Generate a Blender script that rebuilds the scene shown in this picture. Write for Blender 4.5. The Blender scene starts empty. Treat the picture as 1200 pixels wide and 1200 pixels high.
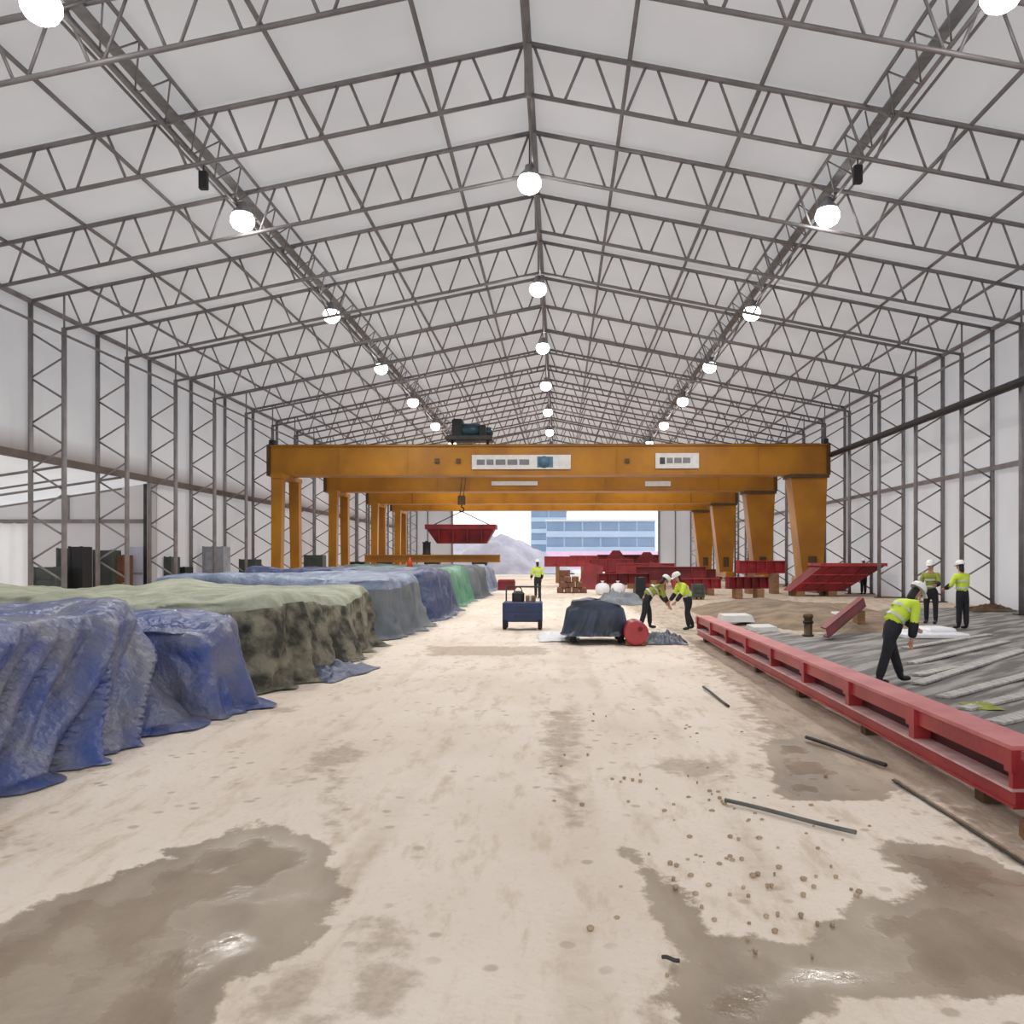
import bpy, bmesh, math, random
import numpy as np
from mathutils import Vector, Matrix, noise as mnoise

PI = math.pi
sc = bpy.context.scene
COL = sc.collection

# ------------------------------------------------------------------ camera
HC = 1.85                      # camera height (m)
FPX = 1000.0                   # focal length in pixels of the 1200 px frame
YAW = math.atan(20.0 / FPX)
CX, CY = 636.0, 655.0          # principal point (the photograph is a crop)
cam = bpy.data.cameras.new('camera')
cam.sensor_width = 36.0
cam.lens = 36.0 * FPX / 1200.0
cam.shift_x = (600 - CX) / 1200.0
cam.shift_y = (CY - 600) / 1200.0
cam.clip_start = 0.05
cam.clip_end = 2000
camo = bpy.data.objects.new('camera', cam)
camo.location = (0, 0, HC)
camo.rotation_euler = (PI / 2, 0, YAW)
COL.objects.link(camo)
sc.camera = camo

# ------------------------------------------------------------------ world: bright overcast sky
world = bpy.data.worlds.new('overcast_sky')
sc.world = world
world.use_nodes = True
wn = world.node_tree.nodes
bg = wn['Background']
bg.inputs[0].default_value = (0.93, 0.965, 1.0, 1)
bg.inputs[1].default_value = 1.6

# ------------------------------------------------------------------ exposure
sc.view_settings.view_transform = 'Standard'
sc.view_settings.look = 'None'
sc.view_settings.gamma = 1.0
sc.view_settings.use_curve_mapping = False
sc.view_settings.exposure = 0.06
LAMP_W = 1000.0                 # each high-bay lamp
sc.cycles.max_bounces = 10
sc.cycles.diffuse_bounces = 6
sc.cycles.transmission_bounces = 8
sc.cycles.sample_clamp_indirect = 6.0

RIDGE_X = -0.75
HALF = 17.2
XL, XR = RIDGE_X - HALF, RIDGE_X + HALF
EAVE = 8.75 + HC
RIDGE = 12.2 + HC
SLOPE = (RIDGE - EAVE) / HALF
BAY = 4.2
Y0F = 16.0                     # first frame in view
NF = 21
YEND = Y0F + BAY * (NF - 1)    # 100 m
YSTART = Y0F - BAY * 6         # open end behind the camera


def P(px, py, Y):
    """world point seen at a pixel of the photograph, at distance Y along the hall"""
    dx, dz = (px - CX) / FPX, (CY - py) / FPX
    c, s = math.cos(YAW), math.sin(YAW)
    wx, wy = c * dx - s, s * dx + c
    return Vector((wx / wy * Y, Y, HC + dz / wy * Y))


def G(px, py, z=0.0):
    dx, dz = (px - CX) / FPX, (CY - py) / FPX
    c, s = math.cos(YAW), math.sin(YAW)
    wx, wy = c * dx - s, s * dx + c
    k = (z - HC) / dz
    return Vector((wx * k, wy * k, z))


# ------------------------------------------------------------------ materials
MATS = {}


def lin(r, g, b):
    f = lambda c: ((c / 255 + 0.055) / 1.055) ** 2.4 if c > 10 else c / 255 / 12.92
    return (f(r), f(g), f(b), 1)


def mat(name, c1, c2=None, rough=0.6, metal=0.0, scale=3.0, bump=0.0, bscale=30.0, emit=0.0, lo=0.35, hi=0.65,
        stretch=(1, 1, 1), detail=5.0, bdist=0.05):
    """procedural material: two tones mixed by noise, with optional fine relief"""
    m = bpy.data.materials.new(name)
    m.use_nodes = True
    nt = m.node_tree
    N, L = nt.nodes, nt.links
    b = N['Principled BSDF']
    b.inputs['Roughness'].default_value = rough
    b.inputs['Metallic'].default_value = metal
    c2 = c2 or tuple(min(1, v * 0.82) for v in c1[:3]) + (1,)
    tc = N.new('ShaderNodeTexCoord')
    mp = N.new('ShaderNodeMapping')
    mp.inputs['Scale'].default_value = stretch
    L.new(tc.outputs['Object'], mp.inputs['Vector'])
    nz = N.new('ShaderNodeTexNoise')
    nz.inputs['Scale'].default_value = scale
    nz.inputs['Detail'].default_value = detail
    L.new(mp.outputs[0], nz.inputs['Vector'])
    cr = N.new('ShaderNodeValToRGB')
    cr.color_ramp.elements[0].position = lo
    cr.color_ramp.elements[1].position = hi
    cr.color_ramp.elements[0].color = c1
    cr.color_ramp.elements[1].color = c2
    L.new(nz.outputs['Fac'], cr.inputs[0])
    L.new(cr.outputs[0], b.inputs['Base Color'])
    if bump:
        n2 = N.new('ShaderNodeTexNoise')
        n2.inputs['Scale'].default_value = bscale
        n2.inputs['Detail'].default_value = 4
        L.new(mp.outputs[0], n2.inputs['Vector'])
        bp = N.new('ShaderNodeBump')
        bp.inputs['Strength'].default_value = bump
        bp.inputs['Distance'].default_value = bdist
        L.new(n2.outputs['Fac'], bp.inputs['Height'])
        L.new(bp.outputs[0], b.inputs['Normal'])
    if emit:
        b.inputs['Emission Color'].default_value = c1
        b.inputs['Emission Strength'].default_value = emit
    MATS[name] = m
    return m


def fabric(name, col, trans=0.4, dirt=None):
    """white PVC membrane: daylight comes through it; optional dirt band by height"""
    m = bpy.data.materials.new(name)
    m.use_nodes = True
    nt = m.node_tree
    N, L = nt.nodes, nt.links
    N.remove(N['Principled BSDF'])
    out = N['Material Output']
    tc = N.new('ShaderNodeTexCoord')
    nz = N.new('ShaderNodeTexNoise')
    nz.inputs['Scale'].default_value = 0.35
    nz.inputs['Detail'].default_value = 6
    L.new(tc.outputs['Object'], nz.inputs['Vector'])
    cr = N.new('ShaderNodeValToRGB')
    cr.color_ramp.elements[0].position = 0.3
    cr.color_ramp.elements[1].position = 0.7
    cr.color_ramp.elements[0].color = tuple(v * 0.9 for v in col[:3]) + (1,)
    cr.color_ramp.elements[1].color = col
    L.new(nz.outputs['Fac'], cr.inputs[0])
    colsock = cr.outputs[0]
    if dirt:
        sx = N.new('ShaderNodeSeparateXYZ')
        L.new(tc.outputs['Object'], sx.inputs[0])
        a = N.new('ShaderNodeMapRange')
        a.inputs[1].default_value, a.inputs[2].default_value = dirt[1], dirt[0] + 0.08
        L.new(sx.outputs[2], a.inputs[0])
        b_ = N.new('ShaderNodeMapRange')
        b_.inputs[1].default_value, b_.inputs[2].default_value = dirt[0] - 0.12, dirt[0] + 0.05
        L.new(sx.outputs[2], b_.inputs[0])
        mu = N.new('ShaderNodeMath')
        mu.operation = 'MULTIPLY'
        L.new(a.outputs[0], mu.inputs[0])
        L.new(b_.outputs[0], mu.inputs[1])
        mx = N.new('ShaderNodeMix')
        mx.data_type = 'RGBA'
        L.new(mu.outputs[0], mx.inputs[0])
        L.new(colsock, mx.inputs[6])
        mx.inputs[7].default_value = dirt[2]
        colsock = mx.outputs[2]
    d = N.new('ShaderNodeBsdfDiffuse')
    t = N.new('ShaderNodeBsdfTranslucent')
    L.new(colsock, d.inputs[0])
    L.new(colsock, t.inputs[0])
    mix = N.new('ShaderNodeMixShader')
    mix.inputs[0].default_value = trans
    L.new(d.outputs[0], mix.inputs[1])
    L.new(t.outputs[0], mix.inputs[2])
    L.new(mix.outputs[0], out.inputs[0])
    MATS[name] = m
    return m


fabric('roof_fabric', (0.60, 0.58, 0.58, 1), 0.33)
fabric('wall_fabric', (0.60, 0.58, 0.585, 1), 0.32)
fabric('wall_fabric_left', (0.60, 0.585, 0.595, 1), 0.32, dirt=(5.35, 6.25, (0.30, 0.255, 0.23, 1)))
fabric('white_fabric', (0.8, 0.79, 0.79, 1), 0.5)
mat('steel_grey', lin(138, 133, 134), lin(120, 115, 116), 0.45, 0.2, 2.0)
mat('steel_dark', lin(66, 64, 64), lin(50, 48, 48), 0.5, 0.2, 2.0)
mat('rail_brown', lin(104, 92, 86), lin(84, 73, 68), 0.55, 0.1, 1.2)
mat('black', lin(26, 26, 28), lin(18, 18, 20), 0.55, 0.0, 4)
mat('rubber', lin(30, 30, 31), lin(22, 22, 23), 0.8, 0.0, 9, 0.2, 60)
mat('crane_yellow', lin(174, 116, 8), lin(150, 96, 7), 0.42, 0.0, 0.6)
mat('crane_dark', lin(86, 62, 26), lin(66, 48, 22), 0.5, 0.0, 2)
mat('teal', lin(26, 62, 76), lin(16, 44, 56), 0.45, 0.0, 2)
mat('red_paint', lin(176, 58, 62), lin(150, 42, 48), 0.38, 0.0, 1.6, 0.06, 25)
mat('red_dark', lin(140, 26, 32), lin(96, 18, 24), 0.5, 0.0, 1.2, 0.06, 20)
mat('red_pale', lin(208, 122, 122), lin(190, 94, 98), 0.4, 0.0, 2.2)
mat('lit_pink', lin(224, 192, 188), lin(206, 160, 158), 0.6, 0.0, 4)  # pale tone paints the light falling on the bottom chord's flange
mat('red_gap_shade', lin(84, 18, 22), lin(64, 14, 18), 0.6, 0.0, 2)  # shade inside the red frame's gap, put into the colour
mat('plate_white', lin(214, 212, 210), lin(200, 198, 196), 0.5, 0.0, 3)
mat('plate_grey', lin(122, 120, 122), lin(108, 106, 110), 0.5, 0.0, 5)
mat('plate_blue', lin(78, 110, 132), lin(66, 96, 120), 0.5, 0.0, 5)
mat('tarp_blue', lin(58, 80, 144), lin(112, 114, 132), 0.38, 0.0, 1.5, 0.7, 3.2, lo=0.36, hi=0.62, detail=8, bdist=0.16)
mat('tarp_blue_dark', lin(44, 58, 104), lin(84, 92, 116), 0.42, 0.0, 1.6, 0.7, 3.0, detail=8, bdist=0.16)
mat('tarp_pale', lin(146, 160, 182), lin(96, 108, 136), 0.45, 0.0, 1.4, 0.7, 3.0, detail=8, bdist=0.16)
mat('tarp_sage', lin(176, 180, 158), lin(140, 144, 122), 0.6, 0.0, 2.0, 0.6, 4.0, detail=8, bdist=0.1)
mat('tarp_green', lin(52, 50, 42), lin(134, 130, 112), 0.7, 0.0, 3.4, 0.8, 5.0, lo=0.38, hi=0.6, detail=10, bdist=0.14)
mat('tarp_emerald', lin(64, 128, 98), lin(110, 156, 132), 0.5, 0.0, 1.0, 0.25, 6.0)
mat('tarp_grey', lin(112, 118, 122), lin(84, 92, 102), 0.55, 0.0, 1.0, 0.25, 6.0)
mat('tarp_slate', lin(58, 70, 92), lin(36, 42, 52), 0.4, 0.0, 2.0, 0.25, 8.0)
mat('navy', lin(34, 52, 98), lin(26, 42, 80), 0.4, 0.0, 2)
mat('wood', lin(150, 112, 78), lin(118, 84, 56), 0.7, 0.0, 3, 0.2, 30, stretch=(1, 6, 6))
mat('crate_brown', lin(128, 86, 62), lin(98, 62, 44), 0.7, 0.0, 3, 0.2, 30, stretch=(6, 6, 1))
mat('crate_green', lin(70, 76, 70), lin(52, 58, 54), 0.6, 0.0, 2)
mat('grey_box', lin(150, 152, 160), lin(132, 134, 142), 0.55, 0.0, 2)
mat('lilac_panel', lin(188, 188, 206), lin(176, 176, 194), 0.5, 0.0, 2)
mat('soil', lin(150, 128, 104), lin(112, 96, 80), 0.9, 0.0, 1.6, 0.6, 9)
mat('clod', lin(190, 168, 142), lin(158, 136, 112), 0.95, 0.0, 9)
mat('white_sheet', lin(236, 236, 238), lin(222, 222, 226), 0.5, 0.0, 2, 0.2, 12)
mat('board_grey', lin(196, 192, 186), lin(150, 147, 143), 0.7, 0.0, 3, 0.2, 30, stretch=(8, 1, 1))
mat('pipe_grey', lin(112, 112, 108), lin(92, 92, 88), 0.5, 0.2, 4)
mat('orange', lin(232, 92, 50), lin(214, 78, 40), 0.5, 0.0, 4)
mat('hivis', lin(216, 238, 70), lin(196, 222, 56), 0.6, 0.0, 6)
mat('hivis_dull', lin(150, 158, 56), lin(124, 132, 48), 0.7, 0.0, 6)
mat('tape', lin(205, 208, 205), lin(190, 194, 190), 0.3, 0.1, 6)
mat('navy_cloth', lin(32, 33, 42), lin(22, 23, 30), 0.8, 0.0, 8, 0.2, 40)
mat('skin', lin(196, 146, 120), lin(182, 130, 104), 0.5, 0.0, 10)
mat('helmet_white', lin(240, 240, 238), lin(230, 230, 228), 0.3, 0.0, 3)
mat('pale_ground', lin(214, 212, 214), lin(196, 194, 196), 0.8, 0.0, 0.3, 0.2, 4)
mat('facade', lin(178, 194, 212), lin(168, 186, 206), 0.7, 0.0, 0.2)
mat('facade_glass', lin(128, 148, 172), lin(116, 138, 164), 0.25, 0.0, 0.3)
mat('gravel', lin(190, 186, 196), lin(168, 164, 176), 0.9, 0.0, 0.6, 0.4, 4)
mat('haze_pink', lin(232, 196, 220), lin(222, 186, 212), 0.7, 0.0, 0.2)  # pink of the haze beyond the gate, put into the colour
mat('lamp_body', lin(150, 150, 152), lin(130, 130, 132), 0.4, 0.4, 4)
mat('lamp_glow', (1, 0.985, 0.96, 1), (1, 0.985, 0.96, 1), 0.5, 0, 1, emit=14.0)


# ------------------------------------------------------------------ mesh helpers
class MB:
    def __init__(self):
        self.v, self.f, self.s, self.mi = [], [], [], []

    def add(self, vs, fs, smooth=False, mi=0):
        o = len(self.v)
        self.v += [tuple(p) for p in vs]
        self.f += [tuple(i + o for i in f) for f in fs]
        self.s += [smooth] * len(fs)
        self.mi += [mi] * len(fs)
        return self

    def hexa(self, c8, mi=0):
        """eight corners: bottom loop then top loop"""
        return self.add(c8, [(3, 2, 1, 0), (4, 5, 6, 7), (0, 1, 5, 4), (1, 2, 6, 5), (2, 3, 7, 6), (3, 0, 4, 7)], False, mi)

    def box(self, lo, hi, mi=0):
        (x0, y0, z0), (x1, y1, z1) = lo, hi
        return self.hexa([(x0, y0, z0), (x1, y0, z0), (x1, y1, z0), (x0, y1, z0),
                          (x0, y0, z1), (x1, y0, z1), (x1, y1, z1), (x0, y1, z1)], mi)

    def cbox(self, lo, hi, b=0.02, mi=0):
        """box with chamfered vertical and top edges"""
        (x0, y0, z0), (x1, y1, z1) = lo, hi
        def ring(i, z):
            return [(x0 + i + b, y0 + i, z), (x1 - i - b, y0 + i, z), (x1 - i, y0 + i + b, z), (x1 - i, y1 - i - b, z),
                    (x1 - i - b, y1 - i, z), (x0 + i + b, y1 - i, z), (x0 + i, y1 - i - b, z), (x0 + i, y0 + i + b, z)]
        rs = ring(0, z0) + ring(0, z1 - b) + ring(b, z1)
        fs = [tuple(range(7, -1, -1)), tuple(range(16, 24))]
        for r in (0, 8):
            for i in range(8):
                j = (i + 1) % 8
                fs.append((r + i, r + j, r + 8 + j, r + 8 + i))
        return self.add(rs, fs, False, mi)

    def tube(self, a, b, r, n=8, r2=None, smooth=True, mi=0):
        a, b = Vector(a), Vector(b)
        r2 = r if r2 is None else r2
        d = (b - a).normalized()
        u = d.orthogonal().normalized()
        if abs(d.z) < 0.99:
            u = d.cross(Vector((0, 0, 1))).normalized()
        w = d.cross(u)
        vs = []
        for c, rr in ((a, r), (b, r2)):
            for i in range(n):
                t = 2 * PI * (i + 0.5) / n
                vs.append(c + u * math.cos(t) * rr + w * math.sin(t) * rr)
        o = len(self.v)
        self.add(vs, [(i, (i + 1) % n, n + (i + 1) % n, n + i) for i in range(n)], smooth, mi)
        self.f += [tuple(o + i for i in range(n - 1, -1, -1)), tuple(o + n + i for i in range(n))]
        self.s += [False, False]
        self.mi += [mi, mi]
        return self

    def path(self, pts, r, n=8, mi=0):
        pts = [Vector(p) for p in pts]
        vs = []
        for i, p in enumerate(pts):
            d = (pts[min(i + 1, len(pts) - 1)] - pts[max(i - 1, 0)]).normalized()
            u = d.cross(Vector((0, 0, 1))) if abs(d.z) < 0.95 else d.cross(Vector((0, 1, 0)))
            u.normalize()
            w = d.cross(u)
            for k in range(n):
                t = 2 * PI * k / n
                vs.append(p + u * math.cos(t) * r + w * math.sin(t) * r)
        fs = []
        for i in range(len(pts) - 1):
            for k in range(n):
                k2 = (k + 1) % n
                fs.append((i * n + k, i * n + k2, (i + 1) * n + k2, (i + 1) * n + k))
        fs.append(tuple(range(n - 1, -1, -1)))
        fs.append(tuple((len(pts) - 1) * n + k for k in range(n)))
        return self.add(vs, fs, True, mi)

    def lathe(self, prof, c=(0, 0, 0), axis='z', n=16, smooth=True, mi=0):
        """prof: list of (r, h) along the axis"""
        vs, fs = [], []
        for r, h in prof:
            for i in range(n):
                t = 2 * PI * i / n
                a, b = r * math.cos(t), r * math.sin(t)
                p = {'z': (a, b, h), 'y': (a, h, -b), 'x': (h, a, b)}[axis]
                vs.append((p[0] + c[0], p[1] + c[1], p[2] + c[2]))
        for k in range(len(prof) - 1):
            for i in range(n):
                j = (i + 1) % n
                fs.append((k * n + i, k * n + j, (k + 1) * n + j, (k + 1) * n + i))
        fs.append(tuple(range(n - 1, -1, -1)))
        fs.append(tuple((len(prof) - 1) * n + i for i in range(n)))
        return self.add(vs, fs, smooth, mi)

    def prism(self, poly, y0, y1, mi=0):
        """polygon of (x, z) extruded along y"""
        n = len(poly)
        vs = [(x, y0, z) for x, z in poly] + [(x, y1, z) for x, z in poly]
        fs = [tuple(range(n)), tuple(range(2 * n - 1, n - 1, -1))]
        fs += [((i + 1) % n, i, n + i, n + (i + 1) % n) for i in range(n)]
        return self.add(vs, fs, False, mi)

    def mesh(self, name, *mats):
        me = bpy.data.meshes.new(name)
        me.from_pydata(self.v, [], self.f)
        me.polygons.foreach_set('use_smooth', self.s)
        for m in mats:
            me.materials.append(MATS[m])
        if len(mats) > 1:
            me.polygons.foreach_set('material_index', self.mi)
        me.update()
        return me

    def build(self, name, *mats, parent=None, loc=None):
        return link(name, self.mesh(name, *mats), parent, loc)


def link(name, data, parent=None, loc=None):
    o = bpy.data.objects.new(name, data)
    COL.objects.link(o)
    if parent is not None:
        o.parent = parent
    if loc is not None:
        o.location = loc
    return o


def tag(o, label, cat, group=None, kind=None):
    o['label'] = label
    o['category'] = cat
    if group:
        o['group'] = group
    if kind:
        o['kind'] = kind
    return o


def thing(name, label, cat, loc=(0, 0, 0), rz=0.0, group=None):
    o = link(name, None)
    o.location = loc
    o.rotation_euler = (0, 0, rz)
    o.empty_display_size = 0.3
    return tag(o, label, cat, group)


def struct(name, label, cat, data=None):
    o = link(name, data)
    return tag(o, label, cat, kind='structure')


ORD = ['first', 'second', 'third', 'fourth', 'fifth', 'sixth', 'seventh', 'eighth', 'ninth', 'tenth', 'eleventh', 'twelfth',
       'thirteenth', 'fourteenth', 'fifteenth', 'sixteenth', 'seventeenth', 'eighteenth', 'nineteenth', 'twentieth',
       'twenty-first', 'twenty-second']


def nz(x, y, z=0.0):
    return mnoise.noise(Vector((x, y, z)))


def fbm(x, y, z=0.0, o=4):
    return mnoise.fractal(Vector((x, y, z)), 1.0, 2.0, o)


# ------------------------------------------------------------------ floor
def poly_sd(X, Y, poly):
    """signed distance (positive inside) of points to a polygon, numpy"""
    poly = np.array(poly, float)
    d = np.full(X.shape, 1e9)
    inside = np.zeros(X.shape, bool)
    n = len(poly)
    for i in range(n):
        ax, ay = poly[i]
        bx, by = poly[(i + 1) % n]
        ex, ey = bx - ax, by - ay
        t = np.clip(((X - ax) * ex + (Y - ay) * ey) / (ex * ex + ey * ey + 1e-12), 0, 1)
        d = np.minimum(d, np.hypot(X - ax - t * ex, Y - ay - t * ey))
        c = (ay > Y) != (by > Y)
        with np.errstate(divide='ignore', invalid='ignore'):
            xi = ax + (Y - ay) / (by - ay + 1e-12) * ex
        inside ^= c & (X < xi)
    return np.where(inside, d, -d)


def gpoly(pts):
    return [(G(x, y).x, G(x, y).y) for x, y in pts]


WET = [gpoly([(-200, 1130), (0, 1080), (50, 1055), (110, 1030), (200, 1000), (175, 992), (255, 980), (300, 957), (385, 985),
              (395, 1015), (410, 1050), (380, 1080), (360, 1105), (280, 1145), (240, 1200), (200, 1300), (-300, 1300)]),
       gpoly([(720, 985), (765, 1010), (800, 1035), (835, 1085), (945, 1102), (950, 1085), (1000, 1050), (1070, 1045),
              (1075, 1030), (1020, 995), (1050, 980), (1130, 990), (1230, 1030), (1300, 1150), (1200, 1160), (1160, 1170),
              (1010, 1165), (945, 1185), (925, 1210), (800, 1210), (770, 1170), (805, 1120), (765, 1070), (755, 1025)]),
       gpoly([(890, 868), (912, 935), (1028, 936), (1055, 922), (1000, 900), (940, 860)])]
STAIN = [gpoly([(345, 915), (365, 885), (400, 866), (428, 880), (405, 900), (398, 950), (402, 985), (380, 985), (384, 950), (390, 900)]),
         gpoly([(640, 832), (675, 830), (682, 850), (670, 905), (690, 960), (670, 965), (650, 920), (636, 870)]),
         gpoly([(500, 756), (640, 757), (642, 767), (500, 768)]),
         gpoly([(-60, 975), (35, 965), (28, 985), (-60, 1000)]),
         gpoly([(90, 893), (140, 894), (130, 903), (80, 904)]),
         gpoly([(318, 826), (352, 826), (345, 833), (305, 834)]),
         gpoly([(310, 1130), (385, 1125), (370, 1210), (290, 1210)]),
         gpoly([(420, 1080), (480, 1060), (470, 1100), (500, 1190), (420, 1190)]),
         gpoly([(770, 885), (860, 890), (850, 915), (765, 900)]),
         gpoly([(720, 1170), (780, 1170), (800, 1215), (760, 1215)])]
MUD = gpoly([(790, 745), (830, 780), (872, 815), (893, 868), (905, 915), (1030, 925), (1070, 925), (1300, 1085), (1900, 1200), (1500, 730),
             (1130, 690), (1000, 678), (830, 676), (740, 686), (722, 704), (760, 726)])
GREY = gpoly([(830, 722), (900, 754), (1000, 790), (1200, 880), (1900, 1150), (1800, 735), (1190, 712), (1040, 712), (950, 745), (880, 735)])


def axis(*segs):
    out = []
    for a, b, st in segs:
        out += list(np.arange(a, b - 1e-6, st))
    out.append(segs[-1][1])
    return np.array(out)


gx = axis((-27.5, -6, 0.9), (-6, 9, 0.08), (9, 17, 0.5))
gy = axis((YSTART - 4, 3, 0.9), (3, 12, 0.07), (12, 32, 0.2), (32, 101, 1.0))
XX, YY = np.meshgrid(gx, gy)
wet = np.max([poly_sd(XX, YY, p) for p in WET], axis=0)
stain = np.max([poly_sd(XX, YY, p) for p in STAIN], axis=0)
mud = poly_sd(XX, YY, MUD)
grey = poly_sd(XX, YY, GREY)


# wheel tracks: long shallow ruts that run down the lane
def rut(X, Y, x0, amp, w, seed):
    cxs = x0 + amp * np.sin(Y * 0.11 + seed) + 0.02 * Y * math.sin(seed * 3)
    return np.exp(-((X - cxs) / w) ** 2)


RUTS = rut(XX, YY, -1.55, 0.25, 0.13, 0.4) + rut(XX, YY, -0.1, 0.18, 0.16, 0.9) + rut(XX, YY, 0.55, 0.2, 0.12, 2.1) \
    + rut(XX, YY, -2.3, 0.3, 0.12, 3.0) + rut(XX, YY, 1.35, 0.15, 0.14, 4.2)
ny, nx = XX.shape
ZZ = np.zeros_like(XX)
for j in range(ny):
    for i in range(nx):
        if 2 < YY[j, i] < 34 and -7 < XX[j, i] < 10:
            ZZ[j, i] = 0.012 * fbm(XX[j, i] * 0.9, YY[j, i] * 0.5, 1.0, 3) + 0.008 * fbm(XX[j, i] * 5, YY[j, i] * 3, 4.0, 3)
ZZ -= 0.012 + 0.012 * RUTS * (YY > 2)
wm = np.clip((wet + 0.1) / 0.3, 0, 1)
ZZ = ZZ * (1 - wm) + (-0.03) * wm
ZZ = np.minimum(ZZ, -0.001)
verts = np.stack([XX.ravel(), YY.ravel(), ZZ.ravel()], 1)
idx = np.arange(nx * ny).reshape(ny, nx)
quads = np.stack([idx[:-1, :-1], idx[:-1, 1:], idx[1:, 1:], idx[1:, :-1]], -1).reshape(-1, 4)
fm = bpy.data.meshes.new('floor')
fm.from_pydata(verts.tolist(), [], quads.tolist())
fm.polygons.foreach_set('use_smooth', [True] * len(quads))
for nm, arr in (('wet', wet), ('stain', stain), ('mud', mud), ('grey', grey), ('ruts', RUTS)):
    at = fm.attributes.new(nm, 'FLOAT', 'POINT')
    at.data.foreach_set('value', np.clip(arr, -4, 4).ravel().astype(np.float32))


def floor_material():
    m = bpy.data.materials.new('sandy_ground')
    m.use_nodes = True
    nt = m.node_tree
    N, L = nt.nodes, nt.links
    b = N['Principled BSDF']
    tc = N.new('ShaderNodeTexCoord')

    def noise(scale, detail=5, stretch=(1, 1, 1), rough=0.55):
        mp = N.new('ShaderNodeMapping')
        mp.inputs['Scale'].default_value = stretch
        L.new(tc.outputs['Object'], mp.inputs['Vector'])
        n = N.new('ShaderNodeTexNoise')
        n.inputs['Scale'].default_value = scale
        n.inputs['Detail'].default_value = detail
        n.inputs['Roughness'].default_value = rough
        L.new(mp.outputs[0], n.inputs['Vector'])
        return n.outputs['Fac']

    def math_(op, a, b_=None, c=None, clamp=False):
        n = N.new('ShaderNodeMath')
        n.operation = op
        n.use_clamp = clamp
        for k, v in enumerate((a, b_, c)):
            if v is None:
                continue
            if isinstance(v, (int, float)):
                n.inputs[k].default_value = v
            else:
                L.new(v, n.inputs[k])
        return n.outputs[0]

    def attr(nm):
        n = N.new('ShaderNodeAttribute')
        n.attribute_name = nm
        return n.outputs['Fac']

    def step(v, a, b_):
        n = N.new('ShaderNodeMapRange')
        n.interpolation_type = 'SMOOTHSTEP'
        n.inputs[1].default_value, n.inputs[2].default_value = a, b_
        L.new(v, n.inputs[0])
        return n.outputs[0]

    def mix(f, a, b_):
        n = N.new('ShaderNodeMix')
        n.data_type = 'RGBA'
        if isinstance(f, (int, float)):
            n.inputs[0].default_value = f
        else:
            L.new(f, n.inputs[0])
        for k, v in ((6, a), (7, b_)):
            if isinstance(v, tuple):
                n.inputs[k].default_value = v
            else:
                L.new(v, n.inputs[k])
        return n.outputs[2]

    big = noise(0.5, 6, (1, 0.6, 1))
    mid = noise(3.0, 8, (1.5, 0.4, 1), 0.68)
    fine = noise(22, 5)
    edge = noise(4.5, 7, (1, 0.8, 1), 0.65)
    sand = mix(step(big, 0.35, 0.7), lin(243, 230, 215), lin(230, 214, 196))
    sand = mix(math_('MULTIPLY', step(mid, 0.5, 0.68), 0.75), sand, lin(212, 192, 168))
    sand = mix(math_('MULTIPLY', step(fine, 0.55, 0.75), 0.3), sand, lin(204, 186, 164))
    # scattered dark clods
    vor = N.new('ShaderNodeTexVoronoi')
    vor.inputs['Scale'].default_value = 5.0
    L.new(tc.outputs['Object'], vor.inputs['Vector'])
    clod = math_('MULTIPLY', step(math_('SUBTRACT', 1.0, vor.outputs['Distance']), 0.76, 0.88), step(noise(0.9, 3), 0.46, 0.58))
    sand = mix(math_('MULTIPLY', clod, 0.5), sand, lin(160, 140, 118))
    # ruts: compacted, a little browner, broken into tread marks
    wav = N.new('ShaderNodeTexWave')
    wav.bands_direction = 'Y'
    wav.inputs['Scale'].default_value = 2.2
    wav.inputs['Distortion'].default_value = 6.0
    L.new(tc.outputs['Object'], wav.inputs['Vector'])
    rt = math_('MULTIPLY', math_('MULTIPLY', step(attr('ruts'), 0.2, 0.9), step(noise(0.9, 4, (1, 0.5, 1)), 0.45, 0.62)),
               math_('ADD', math_('MULTIPLY', wav.outputs['Fac'], 0.2), 0.5))
    sand = mix(math_('MULTIPLY', rt, 0.5), sand, lin(186, 164, 136))
    # damp mud on the right
    mudm = step(math_('ADD', attr('mud'), math_('MULTIPLY_ADD', edge, 1.6, -0.8)), -0.15, 0.2)
    mudc = mix(step(mid, 0.4, 0.65), lin(192, 174, 154), lin(154, 136, 116))
    col = mix(math_('MULTIPLY', mudm, 0.85), sand, mudc)
    # grey trodden slab with diagonal streaks
    greym = step(math_('ADD', attr('grey'), math_('MULTIPLY_ADD', edge, 1.2, -0.6)), -0.2, 0.25)
    mp = N.new('ShaderNodeMapping')
    mr = N.new('ShaderNodeMapping')
    mr.inputs['Rotation'].default_value = (0, 0, math.radians(-47))
    L.new(tc.outputs['Object'], mr.inputs['Vector'])
    mp.inputs['Scale'].default_value = (0.35, 3.2, 1)
    L.new(mr.outputs[0], mp.inputs['Vector'])
    st = N.new('ShaderNodeTexNoise')
    st.inputs['Scale'].default_value = 1.3
    st.inputs['Detail'].default_value = 6
    L.new(mp.outputs[0], st.inputs['Vector'])
    greyc = mix(step(st.outputs['Fac'], 0.42, 0.62), lin(96, 93, 90), lin(156, 151, 146))
    col = mix(greym, col, greyc)
    # stains and wet patches
    stm = step(math_('ADD', attr('stain'), math_('MULTIPLY_ADD', edge, 0.9, -0.5)), -0.12, 0.1)
    stc = mix(step(fine, 0.4, 0.6), lin(168, 146, 120), lin(140, 118, 94))
    col = mix(math_('MULTIPLY', stm, 0.5), col, stc)
    wf = math_('ADD', attr('wet'), math_('MULTIPLY_ADD', edge, 0.42, -0.21))
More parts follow.
